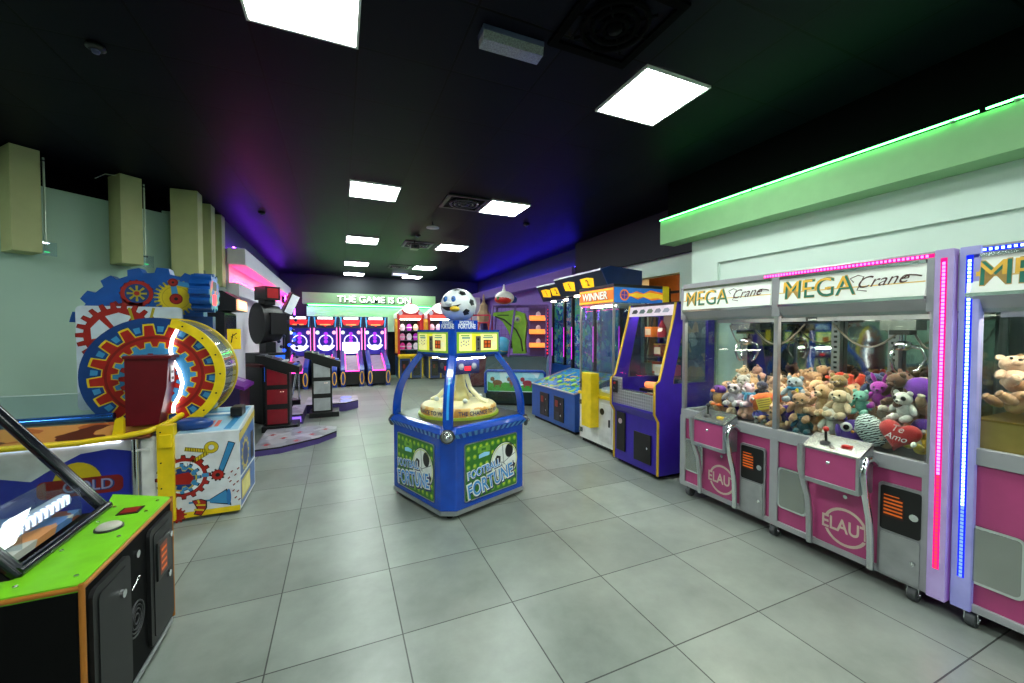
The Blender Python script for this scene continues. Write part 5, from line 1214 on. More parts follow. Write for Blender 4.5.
for y0, y1 in ((.03, .30), (.48, .74)):
    m = MB(); m.prism(rrect(y0, y1, .08, .62, .03), .0, .014, 'x', P('black_door', '#0a0a0c', .5)); m.prism(rrect(y0 + .03, y1 - .03, .11, .59, .02), .014, .018, 'x', P('black_door', '#0a0a0c', .5))
    m.tube([(.014, (y0 + y1) / 2 + .05, .50 if y0 < .3 else .33), (.028, (y0 + y1) / 2 + .05, .50 if y0 < .3 else .33)], .016, CHR, 12)
    if y0 > .3:
        m.box(.014, .026, y0 + .05, y1 - .05, .36, .54, BLK); d = RT(m, (.0265, 0, 0)); d.rect(y0 + .07, y1 - .11, .38, .52, P('dark_orange_card', '#7a2c0c', .4, es=.08), 1)
        for q in range(4): d.rect(y0 + .08, y1 - .12, .395 + q * .03, .408 + q * .03, P('orange_print', '#d8641a', .5, es=.25), 2)
        m.tube([(.026, y1 - .07, .52), (.034, y1 - .07, .52)], .014, CHR, 10)
    m.build('coin_door', pu, .003)
m = MB(); m.tube([(.0, .39, .57), (.008, .39, .57)], .016, CHR, 12); m.build('lock', pu)
m = MB(); m.tube([(.001, .34, .44), (.006, .40, .47)], .004, STEEL, 6); m.build('slot_plate', pu)
m = MB(); m.torus((.002, .37, .30), .07, .004, P('grille_grey', '#2a2a2e', .4), 24, 6, 'x'); 
for r_ in (.02, .04, .055): m.torus((.002, .37, .30), r_, .003, P('grille_grey', '#2a2a2e', .4), 20, 6, 'x')
m.build('speaker_grille', pu)
m = MB(); d = FR(m, (0, -.001, 0)); d.rr(-1.45, -.235, .08, .46, .02, ART('night_poster', ['#0e0f26', '#141a3a', '#1c1030', '#2a1a3a', '#0c1830'], 5, .02), 1); d.text('TM', -.32, .27, .05, P('dull_white', '#8a8a90', .5), 2); m.build('front_poster', pu)
# slanted glass case
GX0, GX1, GZ0, GZ1 = -.225, -.88, .675, 1.60
def gp(s_): return (GX0 + (GX1 - GX0) * s_, GZ0 + (GZ1 - GZ0) * s_)
for y in (.145, .70):
    m = MB(); m.tube([(gp(0)[0], y, gp(0)[1]), (gp(1)[0], y, gp(1)[1])], .024, P('glossy_black_bar', '#0c1018', .15), 10); m.build('glass_bar', pu)
for x_, z_ in ((GX0, GZ0 + .012), (GX1, GZ1)):
    m = MB(); m.tube([(x_, .13, z_), (x_, .72, z_)], .02, P('glossy_black_bar', '#0c1018', .15), 10); m.build('glass_frame', pu)
m = MB(); m.add([(GX0, .15, GZ0), (GX0, .70, GZ0), (GX1, .70, GZ1), (GX1, .15, GZ1)], [(0, 1, 2, 3)], GLS); m.build('front_glass', pu)
m = MB(); m.add([(GX0 - .03, .70, GZ0), (GX1, .70, GZ1), (-1.5, .70, GZ1), (-1.5, .70, GZ0)], [(0, 1, 2, 3)], GLS); m.build('side_glass', pu)
m = MB(); m.prism([(-.26, .645), (-.42, .90), (-1.5, .90), (-1.5, .645)], .05, .12, 'y', P('orange_wood_panel', '#8a5218', .5)); m.build('side_board', pu)
FIELD = ART('pusher_field_print', ['#b8642a', '#d8905a', '#7a3a2a', '#5a7ab0', '#c8c0b8', '#3a4a7a'], 8, .08)
m = MB(); m.box(-1.45, -.30, .16, .68, .672, .70, FIELD); m.build('playfield', pu)
m = MB(); m.box(-1.45, -.62, .18, .66, .70, .78, FIELD); m.build('pusher_shelf', pu)
m = MB(); m.box(-.42, -.30, .30, .305, .70, .80, GLS2); m.box(-.42, -.30, .675, .68, .70, .80, GLS2); m.box(-.42, -.415, .305, .675, .70, .84, GLS2); m.build('acrylic_box', pu)
m = MB(); m.tube([(-.355, .32, .755), (-.355, .66, .755)], .032, P('lamp_tube_shell', '#a8b4d0', .2), 12); m.build('lamp_tube', pu)
for q in range(9):
    m = MB(); m.box(-.338, -.320, .335 + q * .036, .350 + q * .036, .745, .785, EM('cool_led', '#dfe8ff', 1.8)); m.build('led', pu)
for q in range(26):
    t = thing('token', 'brass token lying among others in the coin pusher', 'token', (-.81 - .58 - rnd.random() * .22 - (.1 if q % 2 else 0), 1.79 + .2 + .44 * rnd.random(), .7005 if 0 else .781 + .0032 * (q % 3)), 0, 'brass tokens in the coin pusher')
    t.location.x = -.81 - .66 - .6 * rnd.random()
    m = MB(); m.lathe([(.016, 0), (.017, .001), (.016, .003), (.0, .003)], P('brass', '#b8923a', .3, .9), 14); m.build('disc', t)

# ------------------------------------------------------------------ shooter cabinet, pedestals and towers along the left wall
DPU = P('dark_purple_cabinet', '#2a1a4a', .4); MPU = P('magenta_purple_top', '#6a1a8a', .35)
sh = thing('shooter_cabinet', 'black arcade cabinet with a warm lit header and purple control deck', 'arcade machine', (-1.16, 6.2, 0), R(90))
m = MB(); m.prism([(.0, .04), (.0, .80), (.26, .92), (.26, 1.25), (.8, 1.25), (.8, .04)], -.3, .3, 'x', DPU); d = FR(m, (0, -.001, 0)); d.rect(-.27, .27, .08, .76, ART('dark_cell_print', ['#1c1030', '#3a1a20', '#141428', '#4a2430', '#221640'], 12, .02), 1); m.build('base', sh)
m = MB(); m.box(-.25, .25, .05, .75, 0, .04, BLKM); m.build('plinth', sh)
m = MB(); m.prism([(-.05, .78), (-.05, .82), (.26, .95), (.26, .90)], -.32, .32, 'x', MPU); d = Dec(m, (0, .105, .886), (1, 0, 0), (0, .31, .13)); d.rect(-.1, .0, .0, .09, CY, 2)
for q in range(3): d.rect(.06 + q * .06, .10 + q * .06, -.09, .03, P('pale_lilac_print', '#c9b0d8', .4), 2)
m.build('control_deck', sh)
m = MB(); m.box(-.28, .28, .18, .26, .95, 1.40, DPU); d = FR(m, (0, .179, 0)); d.rect(-.25, .25, .97, 1.35, P('dim_screen', '#101a30', .15), 1); m.build('screen', sh)
m = MB(); m.box(-.335, -.33, -.03, .11, 1.30, 1.55, P('yellow_card', '#f0cc1a', .4, es=.3)); m.box(-.33, -.30, .0, .08, 1.40, 1.45, BLK); d = LF(m, (-.3355, .04, 1.43)); d.line([(-.03, -.05), (-.01, .06), (.03, .0), (-.03, .02), (.03, .07)], .012, CK, 1); lab(m.build('yellow_card', sh), 'yellow scribbled card')
m = MB(); m.prism([(.14, 1.40), (.14, 1.75), (.2, 1.78), (.6, 1.78), (.6, 1.25), (.26, 1.25)], -.30, .30, 'x', P('black_hood', '#101014', .4)); m.prism([(.02, 1.78), (.02, 1.93), (.16, 2.02), (.5, 2.02), (.72, 1.78)], -.31, .31, 'x', P('black_hood', '#101014', .4)); m.build('hood', sh)
m = MB(); m.box(-.26, .26, .005, .02, 1.79, 1.92, P('warm_lit_header', '#ffb48a', .4, es=1.6)); d = FR(m, (0, .0045, 0)); d.rect(-.2, .2, 1.82, 1.89, P('pale_warm_lit', '#fff0d8', .4, es=2.0), 1); m.build('lit_header', sh)
m = MB(); m.box(-.27, .27, .135, .14, 1.42, 1.73, P('dim_screen', '#101a30', .15)); m.build('monitor', sh)

def pedestal(loc, rz, panel, label, plat):
    r = thing('rhythm_game_pedestal', label, 'arcade machine', loc, rz); r.scale = (.8, 1, 1)
    m = MB(); m.box(-.26, .34, -.02, .42, .0, .09, BLK); m.build('foot', r, .008)
    m = MB(); m.prism([(-.20, .09), (-.20, 1.02), (.20, .90), (.20, .09)], .02, .36, 'y', BLK); m.build('body', r)
    pm = P('panel_' + panel.strip('#'), panel, .28, coat=.3)
    for z0_, z1a, z1b in ((.12, .36, .36), (.42, .66, .66), (.71, .98, .88)):
        m = MB(); m.prism([(-.165, z0_), (.165, z0_), (.165, z1b - .02), (-.165, z1a - .02)], .005, .02, 'y', pm); lab(m.build('front_panel', r), ('red' if panel[1] != 'b' else 'grey') + ' glossy front panel')
        if z0_ == .42:
            for q in (.06, .1): 
                m = MB(); m.box(q - .008, q + .008, .002, .006, .60, .61, P('tiny_lamp', '#ffd8c0', .4, es=1.5)); m.build('tiny_lamp', r)
    m = MB(); m.prism([(-.34, 1.06), (-.34, 1.16), (-.2, 1.15), (.38, .98), (.38, .88), (.2, .90)], -.03, .42, 'y', BLK); c = m.build('console', r, .006)
    for q, (u, col) in enumerate(((-.24, '#5a5a62'), (-.12, '#6a6a72'), (.0, '#5a5a62'), (.12, '#d8d8dc'), (.22, '#c83a3a'), (.30, '#3a6ad8'))):
        zz = 1.155 - (u + .2) * .293 if u > -.2 else 1.155
        m = MB(); m.box(u - .045, u + .045, .04, .34, zz - .005, zz + .012, P('console_key_' + col.strip('#'), col, .35)); m.build('key', c)
    return r
pedestal((-.88, 6.9, 0), 0, '#8a0f20', 'red panelled pedestal with slanted black console by the dance mat', True)
pedestal((-.30, 7.75, 0), 0, '#b4b6ba', 'grey panelled pedestal with slanted black console', True)
def platform(pts, z, label):
    t = thing('dance_platform', label, 'platform', (pts[0][0], pts[0][1], 0)); o = pts[0]
    q = [(x - o[0], y - o[1]) for x, y in pts]
    m = MB(); m.prism(q, .0, z - .02, 'z', P('violet_skirt', '#4a3a7a', .4)); m.build('skirt', t)
    m = MB(); m.prism(q, z - .02, z, 'z', BLK, cap=ART('grey_mat_print', ['#8a8a94', '#a0a0a8', '#7a7a86', '#b0aeb8', '#8f92a0'], 7, 0, .3, 1.5)); m.build('mat', t)
    return t, q
t, q = platform([(-.99, 5.62), (-.70, 5.66), (-.28, 5.95), (-.06, 6.25), (-.06, 6.55), (-.33, 6.72), (-.99, 6.72)], .085, 'low grey dance platform with red arrows beside the red panelled pedestal')
for i, (x, y) in enumerate(((.12, .2), (.12, .72), (.28, .48), (.45, .28), (.45, .75), (.62, .55), (.78, .8))):
    m = MB(); d = TP(m, (x, y, .085)); s_ = .055; d.p([(-s_, -s_ * .3), (0, s_), (s_, -s_ * .3), (s_ * .35, -s_ * .3), (s_ * .35, -s_), (-s_ * .35, -s_), (-s_ * .35, -s_ * .3)], P('arrow_red', '#b02a34', .4), 1); m.build('arrow', t)
t, q = platform([(-.80, 7.35), (-.58, 7.35), (-.58, 8.2), (.10, 8.2), (.32, 8.45), (.32, 9.0), (.1, 9.2), (-.62, 9.2), (-.62, 8.3), (-.80, 8.3)], .16, 'raised dance platform behind the grey panelled pedestal')
for i in range(4):
    m = MB(); d = TP(m, (.55 + .35 * (i % 2), 1.1 + .4 * (i // 2), .16)); d.rr(-.1, .1, -.1, .1, .02, P('blue_lit_pad', '#6a7aff', .4, es=.6), 1); m.build('pad', t)
for xy in ((.14, .05), ):
    m = MB(); m.box(.02, .2, -.004, .0, .03, .12, P('violet_lit_edge', '#a070ff', .4, es=1.0)); m.build('lit_edge', t)
# towers
tw = thing('speaker_tower', 'black tower with a rounded screen housing above the red panelled pedestal', 'arcade machine', (-1.0, 7.62, 0), R(38))
m = MB(); m.box(-.2, .2, 0, .5, 0, 1.16, BLK); m.build('base', tw, .01)
m = MB(); m.box(-.17, .17, -.012, .0, .70, 1.12, P('blue_screen', '#2a6ae0', .3, es=.9)); m.build('screen', tw)
for z0_, z1_ in ((1.16, 1.34), (1.96, 2.04)):
    m = MB(); m.box(-.085, .085, .1, .29, z0_, z1_, BLK); m.build('neck', tw)
m = MB(); m.loft([[(-.17 + .0, -.02 + .22 + .30 * math.cos(a_) * .8, 1.65 + .34 * math.sin(a_)) for a_ in [2 * PI * i / 28 for i in range(28)]], [(.17, -.02 + .22 + .26 * math.cos(a_) * .8, 1.65 + .30 * math.sin(a_)) for a_ in [2 * PI * i / 28 for i in range(28)]]], P('dark_housing', '#131016', .45), True); m.box(-.08, .19, -.05, .3, 1.47, 1.83, P('dark_housing', '#131016', .45)); m.build('screen_housing', tw, .01)
m = MB(); m.box(-.12, .12, .02, .34, 2.04, 2.26, BLK); d = FR(m, (0, .019, 0)); d.rect(-.09, .09, 2.07, 2.23, P('dim_red_lit', '#a0141a', .4, es=.4), 1); d = RT(m, (.121, 0, 0)); d.rect(.05, .31, 2.07, 2.23, P('yellow_card', '#f0cc1a', .4, es=.3), 1); d.line([(.09, 2.12), (.15, 2.19), (.2, 2.13), (.27, 2.2)], .018, CK, 2); m.build('header_box', tw)
m = MB(); m.box(-.3, .3, -.12, .3, .94, .99, P('wine_red_box', '#5f0a16', .35)); m.build('side_shelf', tw, .01)
bt_ = thing('light_tower', 'tall dark tower hung with blue lights and a tilted white panel on top', 'arcade machine', (-.86, 8.6, 0), R(25))
m = MB(); m.box(-.16, .16, 0, .35, .0, .2, BLK); m.tube([(0, .18, .2), (0, .18, 2.1)], .05, BLK, 12); m.build('post', bt_)
m = MB(); M_ = Matrix.Translation((-.06, .02, 1.86)) @ Matrix.Rotation(R(24), 4, 'Y'); m.box(-.085, .085, -.05, .1, -.02, .40, BLK, M=M_); m.box(-.06, .075, -.058, -.05, .0, .37, P('white_lit_plate', '#cfd8e0', .3, es=.35), M=M_); lab(m.build('tilted_panel', bt_), 'tilted panel with a white face')
BB = EM('blue_bulb', '#2a50ff', 3.0, False); BD = P('dark_bulb', '#12204a', .3)
for q in range(34):
    an = q * 2.4; rr_ = .11 + .03 * (q % 3); z_ = .75 + q * .034
    m = MB(); m.ball((rr_ * math.cos(an), .1 + rr_ * .7 * math.sin(an), z_), .032, BB if q % 3 == 0 else BD, 10, 8); m.build('lamp_ball', bt_)
m = MB(); m.tube([(.0, .02, .2), (.1, .0, .75)], .02, CHR, 8); m.tube([(.15, .02, .2), (.13, .0, .8)], .02, CHR, 8); m.build('chrome_leg', bt_)
# ------------------------------------------------------------------ far right: lizard game, small frame game, gabled prize machines, ball lanes
PUR = P('purple_frame', '#5a3a86', .4); LIZ = P('lizard_green', '#74a82c', .6, bump=.3, bs=40); LIZD = P('lizard_dark', '#26321c', .6)
lz = thing('lizard_ball_game', 'purple framed ball game with a big green lizard head inside', 'arcade machine', (3.2, 7.25, 0), R(-33))
w_ = .62
JUN = ART('jungle_sky_picture', ['#8fd0e0', '#a8dce8', '#7fc4d8', '#d8ecf0'], 5, .1)
m = MB(); m.prism([(.02, .30), (.0, .72), (.2, 1.0), (.74, 1.0), (.74, .05), (.16, .05)], -w_, w_, 'x', P('dark_teal_base', '#123038', .4), cap=JUN); m.build('base', lz)
m = MB(); d = Dec(m, (0, -.002, .51), (1, 0, 0), (0, -.02, .42)); d.rr(-.58, .58, -.2, .22, .05, JUN, 3)
d.p([(-.56, -.19), (.56, -.19), (.56, -.06), (.3, -.02), (.1, -.08), (-.2, -.01), (-.4, -.06), (-.56, -.0)], P('meadow_green', '#3f9a34', .5, es=.1), 4)
for x, c in ((-.36, '#7a4a24'), (-.02, '#8a5a3a'), (.25, '#a03a4a')):
    h = P('painted_' + c.strip('#'), c, .5); d.disc(x, -.02, .10, h, 5, 16, ry=.055); d.disc(x - .1, .05, .045, h, 5, 12); d.rect(x - .07, x - .045, -.11, -.02, h, 5); d.rect(x + .045, x + .07, -.11, -.02, h, 5)
m.build('picture_panel', lz)
m = MB(); pts = [(-.6, -.02, .28), (-.6, -.03, .68), (-.56, -.03, .73), (.56, -.03, .73), (.6, -.03, .68), (.6, -.02, .28)]
m.tube(pts, .028, P('royal_blue_rail', '#1246b0', .3), 10); m.build('rail', lz)
m = MB(); m.box(-w_ + .1, w_ - .1, .2, .7, 0, .05, BLKM); m.build('plinth', lz)
for a, b in (((-w_, .15, 1.0), (-w_ + .1, .35, 2.05)), ((-.16, .12, 1.0), (-.05, .35, 2.05)), ((w_ - .02, .15, 1.0), (w_ - .02, .35, 2.05)), ((-w_, 0.72, 1.0), (-w_ + .1, 0.72, 2.05))):
    m = MB(); m.tube([a, b], .022, PUR, 8); m.build('post', lz)
for a, b in (((-w_ + .1, .35, 2.05), (w_, .35, 2.05)), ((-w_ + .1, .72, 2.05), (w_, .72, 2.05)), ((-w_ + .1, .35, 2.05), (-w_ + .1, .72, 2.05))):
    m = MB(); m.tube([a, b], .022, PUR, 8); m.build('top_bar', lz)
m = MB()
for i in range(14): m.tube([(-w_ + .12 + i * .085, 0.73, 1.0), (-w_ + .12 + i * .085, 0.73, 2.05)], .004, PUR, 4)
for j in range(10): m.tube([(-w_ + .1, 0.73, 1.05 + j * .1), (w_ - .1, 0.73, 1.05 + j * .1)], .004, PUR, 4)
m.build('netting', lz)
m = MB(); m.box(.22, .62, .5, .72, 1.0, 2.04, PUR); m.box(.24, .58, .49, .5, 1.02, 2.0, P('purple_inside', '#432a66', .5)); m.build('shelf_tower', lz)
for z_ in (1.22, 1.5, 1.78):
    m = MB(); m.prism([(.34, z_ + .06), (.34, z_ - .02), (.50, z_ - .04), (.50, z_)], .24, .56, 'x', P('lit_amber_shelf', '#ff8a3a', .4, es=1.4)); m.build('lit_shelf', lz)
    m = MB(); m.ball((.42, .42, z_ + .08), (.05, .05, .07), P('pale_prize_toy', '#c9c2d4', .5), 12, 8); m.build('shelf_toy', lz)
m = MB(); m.box(.59, .62, .47, .50, 1.02, 2.0, BLK); m.build('led_post', lz)
for q in range(14):
    m = MB(); m.ball((.605, .465, 1.06 + q * .07), .013, EM('red_bulb', '#ff2030', 5, False), 8, 6); m.build('red_bulb', lz)
# head: open mouth to the left
m = MB(); hp = [(-.62, 1.86), (-.52, 1.92), (-.35, 1.93), (-.1, 1.97), (.12, 1.9), (.17, 1.7), (.13, 1.3), (.15, 1.05), (-.12, 1.05), (-.14, 1.3), (-.22, 1.52), (-.34, 1.72), (-.5, 1.83)]
m.prism(hp, .46, .68, 'y', LIZ); head = m.build('lizard_head', lz, .035, seg=3)
m = MB(); m.prism([(-.5, 1.05), (-.3, 1.06), (-.12, 1.2), (-.05, 1.36), (-.18, 1.32), (-.36, 1.18)], .48, .66, 'y', LIZD); m.build('lizard_jaw', lz, .02)
m = MB(); m.ball((-.02, .45, 1.77), (.085, .03, .085), P('lizard_eyelid', '#9ac04a', .5), 16, 10); e = m.build('lizard_eye', head)
m = MB(); m.ball((-.02, .422, 1.77), (.05, .016, .05), P('grey_eye', '#8a8c94', .3), 14, 8); m.ball((-.02, .408, 1.77), (.022, .01, .022), BLK, 10, 6); m.build('pupil', e)
m = MB(); m.tube([(-.5, .445, 1.83), (-.3, .445, 1.76), (-.05, .445, 1.55), (.05, .445, 1.35), (.09, .445, 1.1)], .018, LIZD, 6); m.tube([(-.45, .445, 1.86), (-.2, .445, 1.86)], .01, LIZD, 6); m.build('stripe', head)
m = MB(); m.ball((-.36, .46, 1.205), .2, P('beach_ball', '#4aa0c8', .3), 20, 14); m.ball((-.36, .46, 1.205), (.203, .203, .07), P('beach_ball_yellow', '#e8d04a', .3), 20, 10, (.4, .5, 0)); m.build('big_ball', lz)
t = thing('fish_float', 'white and red float shaped fish ornament on top of the purple frame', 'ornament', (3.12, 7.60, 2.074)); t.scale = (.85, .85, .8)
WR = P('ornament_white', '#e4e0dc', .3)
m = MB(); m.ball((0, 0, .17), (.24, .17, .17), WR, 20, 14); b_ = m.build('body', t)
m = MB(); m.ball((-.03, 0, .12), (.225, .178, .12), P('ornament_red', '#c8241c', .3), 20, 12); m.build('belly', b_)
m = MB(); m.lathe([(.06, .30), (.03, .40), (.015, .5), (.0, .52)], WR, 14, Matrix.Translation((-.02, 0, 0))); m.build('stem', b_)
m = MB(); m.ball((-.2, -.09, .14), (.05, .03, .045), P('ornament_green', '#3f7a4a', .4), 10, 8); m.build('mouth', b_)
m = MB(); m.ball((.24, 0, .13), (.09, .03, .09), P('ornament_blue', '#1d3f86', .4), 12, 8); m.build('tail', b_)
# small red frame game
rf = thing('rock_tower_game', 'red tube framed game with a beige rock figure on top beside the lizard', 'arcade machine', (3.25, 10.3, 0), R(-25))
RT_ = P('pink_red_tube', '#c02a4a', .35)
m = MB(); m.box(-.55, .55, 0, .8, .05, .95, P('maroon_base', '#5a1a2a', .4)); m.box(-.5, .5, .05, .75, 0, .05, BLKM); m.build('base', rf, .01)
for x in (-.5, .5):
    for y in (.04, .76):
        m = MB(); m.tube([(x, y, .95), (x, y, 1.95)], .025, RT_, 8); m.build('post', rf)
for z_ in (1.75, 1.95):
    m = MB(); m.tube([(-.5, .04, z_), (.5, .04, z_)], .022, RT_, 8); m.build('top_bar', rf)
for x in (-.25, .0):
    m = MB(); m.tube([(x, .04, 1.75), (x, .04, 1.95)], .015, RT_, 6); m.build('rung', rf)
m = MB(); m.loft([[(.3 + r_ * math.cos(2 * PI * i / 9) * (1 + .2 * math.sin(i * 2.3)), .4 + r_ * math.sin(2 * PI * i / 9), z_) for i in range(9)] for r_, z_ in ((.2, 1.75), (.19, 2.0), (.12, 2.1), (.11, 2.25), (.04, 2.32), (.03, 2.5), (.005, 2.56))], P('beige_rock', '#b09a78', .8, bump=.4, bs=20), False); m.build('rock_figure', rf)
for x in (.1, .55):
    m = MB(); m.tube([(x, .1, 1.0), (.3 + (x - .3) * .4, .35, 2.0)], .03, P('orange_leg', '#d8642a', .4), 8); m.build('leg', rf)

# gabled prize machines
def gable(loc, label, trim):
    r = thing('gabled_prize_machine', label, 'arcade machine', loc, 0, 'gabled prize machines')
    YB = P('amber_body', '#d09a2a', .4); RB = P('red_body', '#b01f2a', .35)
    m = MB(); m.box(-.38, .38, 0, .75, .05, .72, P('blue_base', '#1c3f80', .35)); m.box(-.33, .33, .05, .7, 0, .05, BLKM); m.build('base', r, .008)
    m = MB(); 
    for a in ((-.38, -.34), (.34, .38), (-.02, .02)): m.box(a[0], a[1], -.015, .0, .05, .72, YEL)
    m.box(-.38, .38, -.015, .0, .66, .72, YEL); m.build('edge_trim', r)
    for x in (-.18, .18):
        m = MB(); m.box(x - .11, x + .11, -.012, .0, .12, .60, BLK); m.box(x - .06, x + .0, -.018, -.012, .36, .48, P('orange_coin_plate', '#7a2410', .4, es=.1)); m.build('coin_door', r)
    m = MB(); m.box(-.40, .40, -.12, .02, .72, .80, YEL); m.build('counter', r, .01)
    m = MB(); m.box(-.40, -.33, 0, .75, .80, 1.92, RB); m.box(.33, .40, 0, .75, .80, 1.92, RB); m.box(-.33, .33, .70, .75, .80, 1.92, BLKM); m.build('case', r)
    for x in (-.44, .44):
        m = MB(); m.prism([(-.02, .85), (.05, .85), (.05, 1.9), (-.05, 1.8)], x - .035, x + .035, 'x', YB); m.build('amber_wing', r)
    m = MB(); m.prism([(-.42, 1.92), (.42, 1.92), (.42, 2.05), (.0, 2.42), (-.42, 2.05)], -.03, .72, 'y', P('pale_gable', '#d8d0d6', .4, es=.15), cap=RB); m.build('gable', r)
    m = MB(); m.prism(circ(0, 2.22, .24, 30, ry=.15), -.06, -.03, 'y', P('white_oval_sign', '#f2f2f4', .4, es=.6)); d = FR(m, (0, -.0605, 0))
    d.ring(0, 2.22, .125, .13, P('pink_print', '#d84a8a', .4), 1); d.line([(-.12, 2.17), (-.11, 2.25), (-.03, 2.28), (.03, 2.25), (.1, 2.28), (.12, 2.18)], .022, P('sky_print', '#8fb8e0', .4, es=.3), 2); d.rect(-.07, .07, 2.21, 2.23, P('lilac_print', '#a89ac8', .4, es=.2), 3); m.build('oval_sign', r)
    for x in (-.31, .31):
        m = MB(); m.tube([(x, -.05, 2.09), (x, -.03, 2.09)], .07, P('grey_disc', '#b9b4c6', .4), 18); m.build('disc', r)
    m = MB(); m.box(-.34, .34, -.04, -.005, 1.92, 2.03, P('red_lit_band', '#e85a4a', .4, es=.5)); m.build('header_band', r)
    m = MB(); m.box(-.3, .3, .05, .08, 1.88, 1.90, EM('case_lamp', '#fff0dc', 40)); m.build('lamp', r)
    m = MB(); m.box(-.33, .33, .0, .006, .82, 1.90, GLS); m.build('front_glass', r)
    for z_ in (.92, 1.22, 1.52):
        m = MB(); m.box(-.33, .33, .1, .7, z_, z_ + .015, P('grey_shelf', '#77748a', .4)); m.build('shelf', r)
    cols = ['#f0d8e4', '#e86ab0', '#f4c8d8', '#f2f0f4', '#d85ac8', '#f0a8c8', '#e8e4f0', '#f09ab0', '#f4d8b0']
    return r
for gi, (loc, lb) in enumerate((((2.04, 12.75, 0), 'red and amber gabled prize machine next to the ball lanes'), ((2.92, 12.45, 0), 'red gabled prize machine behind the grinning football'))):
    gable(loc, lb, gi)
    cols = ['#f0d8e4', '#e03a94', '#f4a8c8', '#f2f0f4', '#c83ac8', '#f08ab8', '#e8c4f0', '#f06a90', '#f4d8b0']
    for j, z_ in enumerate((1.537, 1.237, .937)):
        for i, x in enumerate((-.21, 0, .21)):
            t = thing('prize_capsule', ('%s capsule, %s of the %s shelf, gabled machine %s' % (('pale pink', 'hot pink', 'rose', 'white', 'violet', 'pink', 'lilac', 'coral', 'peach')[(i * 4 + j * 5 + gi * 2) % 9], ('left', 'middle', 'right')[i], ('top', 'middle', 'lowest')[j], ('by the ball lanes', 'behind the football')[gi])), 'capsule', (loc[0] + x, loc[1] + .3, z_), 0, 'glowing prize capsules in the gabled machines')
            c = cols[(i * 4 + j * 5 + gi * 2) % 9]
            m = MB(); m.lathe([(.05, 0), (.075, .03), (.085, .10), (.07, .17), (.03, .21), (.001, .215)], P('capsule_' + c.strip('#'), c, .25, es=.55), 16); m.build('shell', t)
            m = MB(); m.lathe([(.086, .085), (.09, .095), (.09, .11), (.084, .115)], P('capsule_band', '#e8e6ee', .3, es=.2), 16); m.build('band', t)

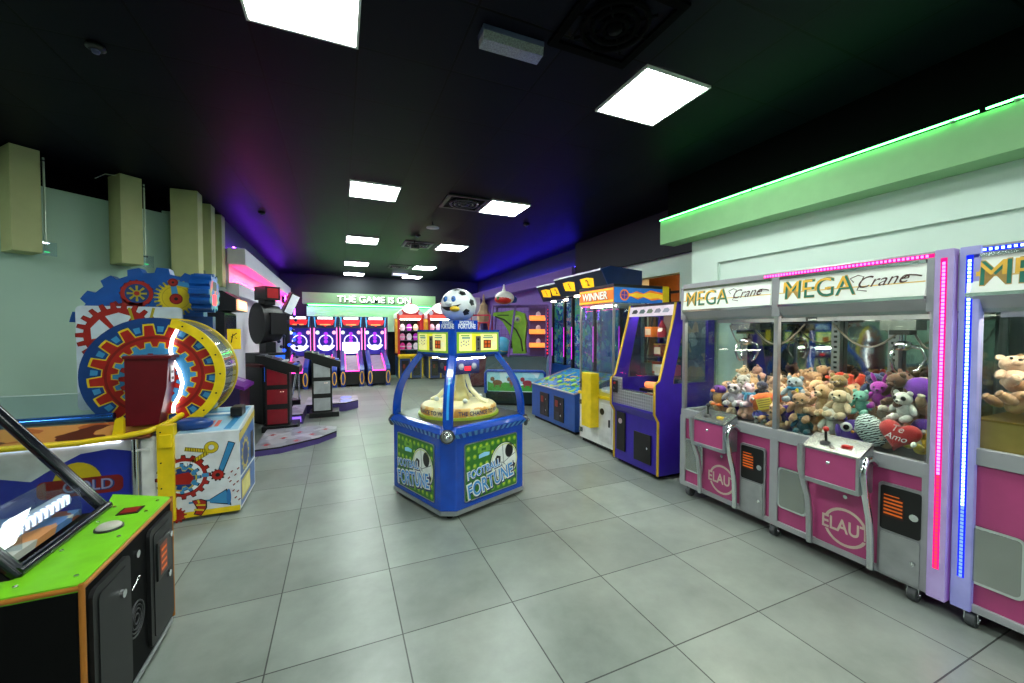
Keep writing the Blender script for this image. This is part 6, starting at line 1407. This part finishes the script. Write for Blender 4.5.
# ball rolling lanes against the back wall
LBL = P('lane_navy', '#10163c', .35); LPK = EM('pink_tube', '#ff3aa0', 6); GLOW = P('blue_lit_board', '#2a2494', .4, es=.55); GRING = P('white_lit_ring', '#d8dcff', .4, es=1.8); GPU = P('violet_lit_dot', '#a030f0', .4, es=1.4)
def lane(x, label, lit):
    r = thing('ball_lane', label, 'arcade machine', (x, 11.75, 0), 0, 'row of ball rolling lanes')
    w_ = .335
    m = MB(); m.prism([(.0, .05), (.0, .42), (1.3, .78), (1.3, .05)], -.22, .22, 'x', LBL); m.build('lane_base', r)
    m = MB(); m.prism([(.02, .425), (.02, .44), (1.25, .785), (1.25, .77)], -.21, .21, 'x', P('grey_lane', '#8a8496', .35)); m.build('lane_surface', r)
    for x_ in (-.24, .24):
        m = MB(); m.prism([(-.05, .0), (-.06, .46), (.05, .56), (1.3, .94), (1.3, .0)], x_ - .06, x_ + .06, 'x', P('blue_flank', '#1c3a9a', .3)); sd = m.build('side_rail', r, .008)
        m = MB(); m.torus((x_, -.07, .24), .05, .014, P('amber_loop', '#e8b23a', .35, es=.15), 20, 6, 'y', .17); m.build('loop_trim', sd)
        m = MB(); xi = x_ - .065 if x_ > 0 else x_ + .065; m.tube([(xi, .0, .47), (xi, 1.25, .83)], .010, LPK, 6); m.build('light_tube', sd)
    m = MB(); m.tube([(-.18, -.01, .43), (.18, -.01, .43)], .012, LPK, 6); m.build('light_tube', r)
    m = MB(); m.box(-.18, .18, -.02, .0, .06, .38, BLK); m.build('ball_return', r, .006)
    m = MB(); m.box(-w_ + .02, w_ - .02, 1.42, 1.5, .0, 1.93, LBL); m.build('tower_back', r)
    for s_ in (-1, 1):
        m = MB(); m.box(s_ * w_ - .02, s_ * w_ + .015, 1.0, 1.5, 0, 1.95, P('tower_side', '#232a52', .35)); sd = m.build('tower_side', r)
        m = MB(); m.box(s_ * (w_ - .035) - .01, s_ * (w_ - .035) + .01, 1.24, 1.26, .95, 1.65, EM('rose_tube', '#ff6ab8', 5)); m.build('light_tube', sd)
    m = MB(); m.box(-w_ + .03, w_ - .03, 1.40, 1.418, .80, 1.62, GLOW); d = FR(m, (0, 1.399, -.08))
    d.ring(0, 1.30, .17, .20, GRING, 1, 28); d.ring(0, 1.28, .20, .27, GRING, 1, 20, R(205), R(335)); d.disc(0, 1.13, .10, GRING, 2, 20, ry=.05)
    for z_ in (1.52, 1.40, 1.29): d.disc(0, z_, .055, GPU, 3, 16)
    for s_ in (-1, 1): d.disc(s_ * .225, 1.56, .055, P('pale_lit_dot', '#c8f0d0' if s_ < 0 else '#f0c8d8', .4, es=1.4) if s_ < 0 else P('pale_rose_dot', '#f0b8c8', .4, es=1.4), 2, 14)
    if lit: d.rect(-.24, .24, .92, 1.26, P('white_lit_card', '#f4f0ff', .4, es=2.2), 6)
    m.build('target_board', r)
    m = MB(); m.prism([(1.0, 1.62), (1.02, 1.95), (1.45, 1.97), (1.45, 1.60)], -w_ + .03, w_ - .03, 'x', LBL); d = Dec(m, (0, 1.009, 1.785), (1, 0, 0), (0, .02, .36))
    d.rect(-.2, .2, .08, .15, P('white_lit_header', '#f4f2ff', .4, es=1.5), 2); d.p([(-.25, .06), (.25, .06), (.2, -.08), (.04, -.1), (.0, -.14), (-.04, -.1), (-.2, -.08)], P('red_lit_score', '#e01a28', .4, es=.9), 2); d.rect(-.14, .14, -.09, -.06, P('amber_lit_bar', '#f0a860', .4, es=.8), 3)
    for s_ in (-1, 1): d.p([(s_ * .26, .15), (s_ * .30, .15), (s_ * .27, -.15), (s_ * .25, -.15)], P('sky_lit_bar', '#4aa8e8', .4, es=.6), 2)
    m.build('score_header', r)
for i, n_ in enumerate(('leftmost, half hidden by the grey panelled pedestal', 'second from the left', 'third from the left, with a white lit card', 'rightmost, beside the gabled machines')):
    lane(1.0 - .695 * (3 - i), 'blue ball rolling lane, ' + n_, i == 2)
# ------------------------------------------------------------------ camera and render look
cam = bpy.data.cameras.new('camera'); cam.sensor_width = 36; cam.lens = 398.0 * 36 / 1024
cam.clip_start = .05; cam.clip_end = 100
co = bpy.data.objects.new('camera', cam); COL.objects.link(co)
co.location = (0, 0, 1.525)
co.rotation_euler = (PI / 2 - math.atan(10.5 / 398.0), 0, -math.atan(172 / 398.0))
SC.camera = co
wd = bpy.data.worlds.new('world'); SC.world = wd; wd.use_nodes = True
wd.node_tree.nodes['Background'].inputs[0].default_value = (.5, .55, .6, 1); wd.node_tree.nodes['Background'].inputs[1].default_value = .05
SC.view_settings.view_transform = 'Standard'; SC.view_settings.look = 'None'; SC.view_settings.gamma = 1
SC.view_settings.use_curve_mapping = False
SC.view_settings.exposure = 0.0
SC.cycles.transparent_max_bounces = 32
SC.cycles.max_bounces = 10; SC.cycles.diffuse_bounces = 4; SC.cycles.glossy_bounces = 5
SC.cycles.use_denoising = True
SC.cycles.sample_clamp_indirect = 6
SC.cycles.caustics_reflective = False
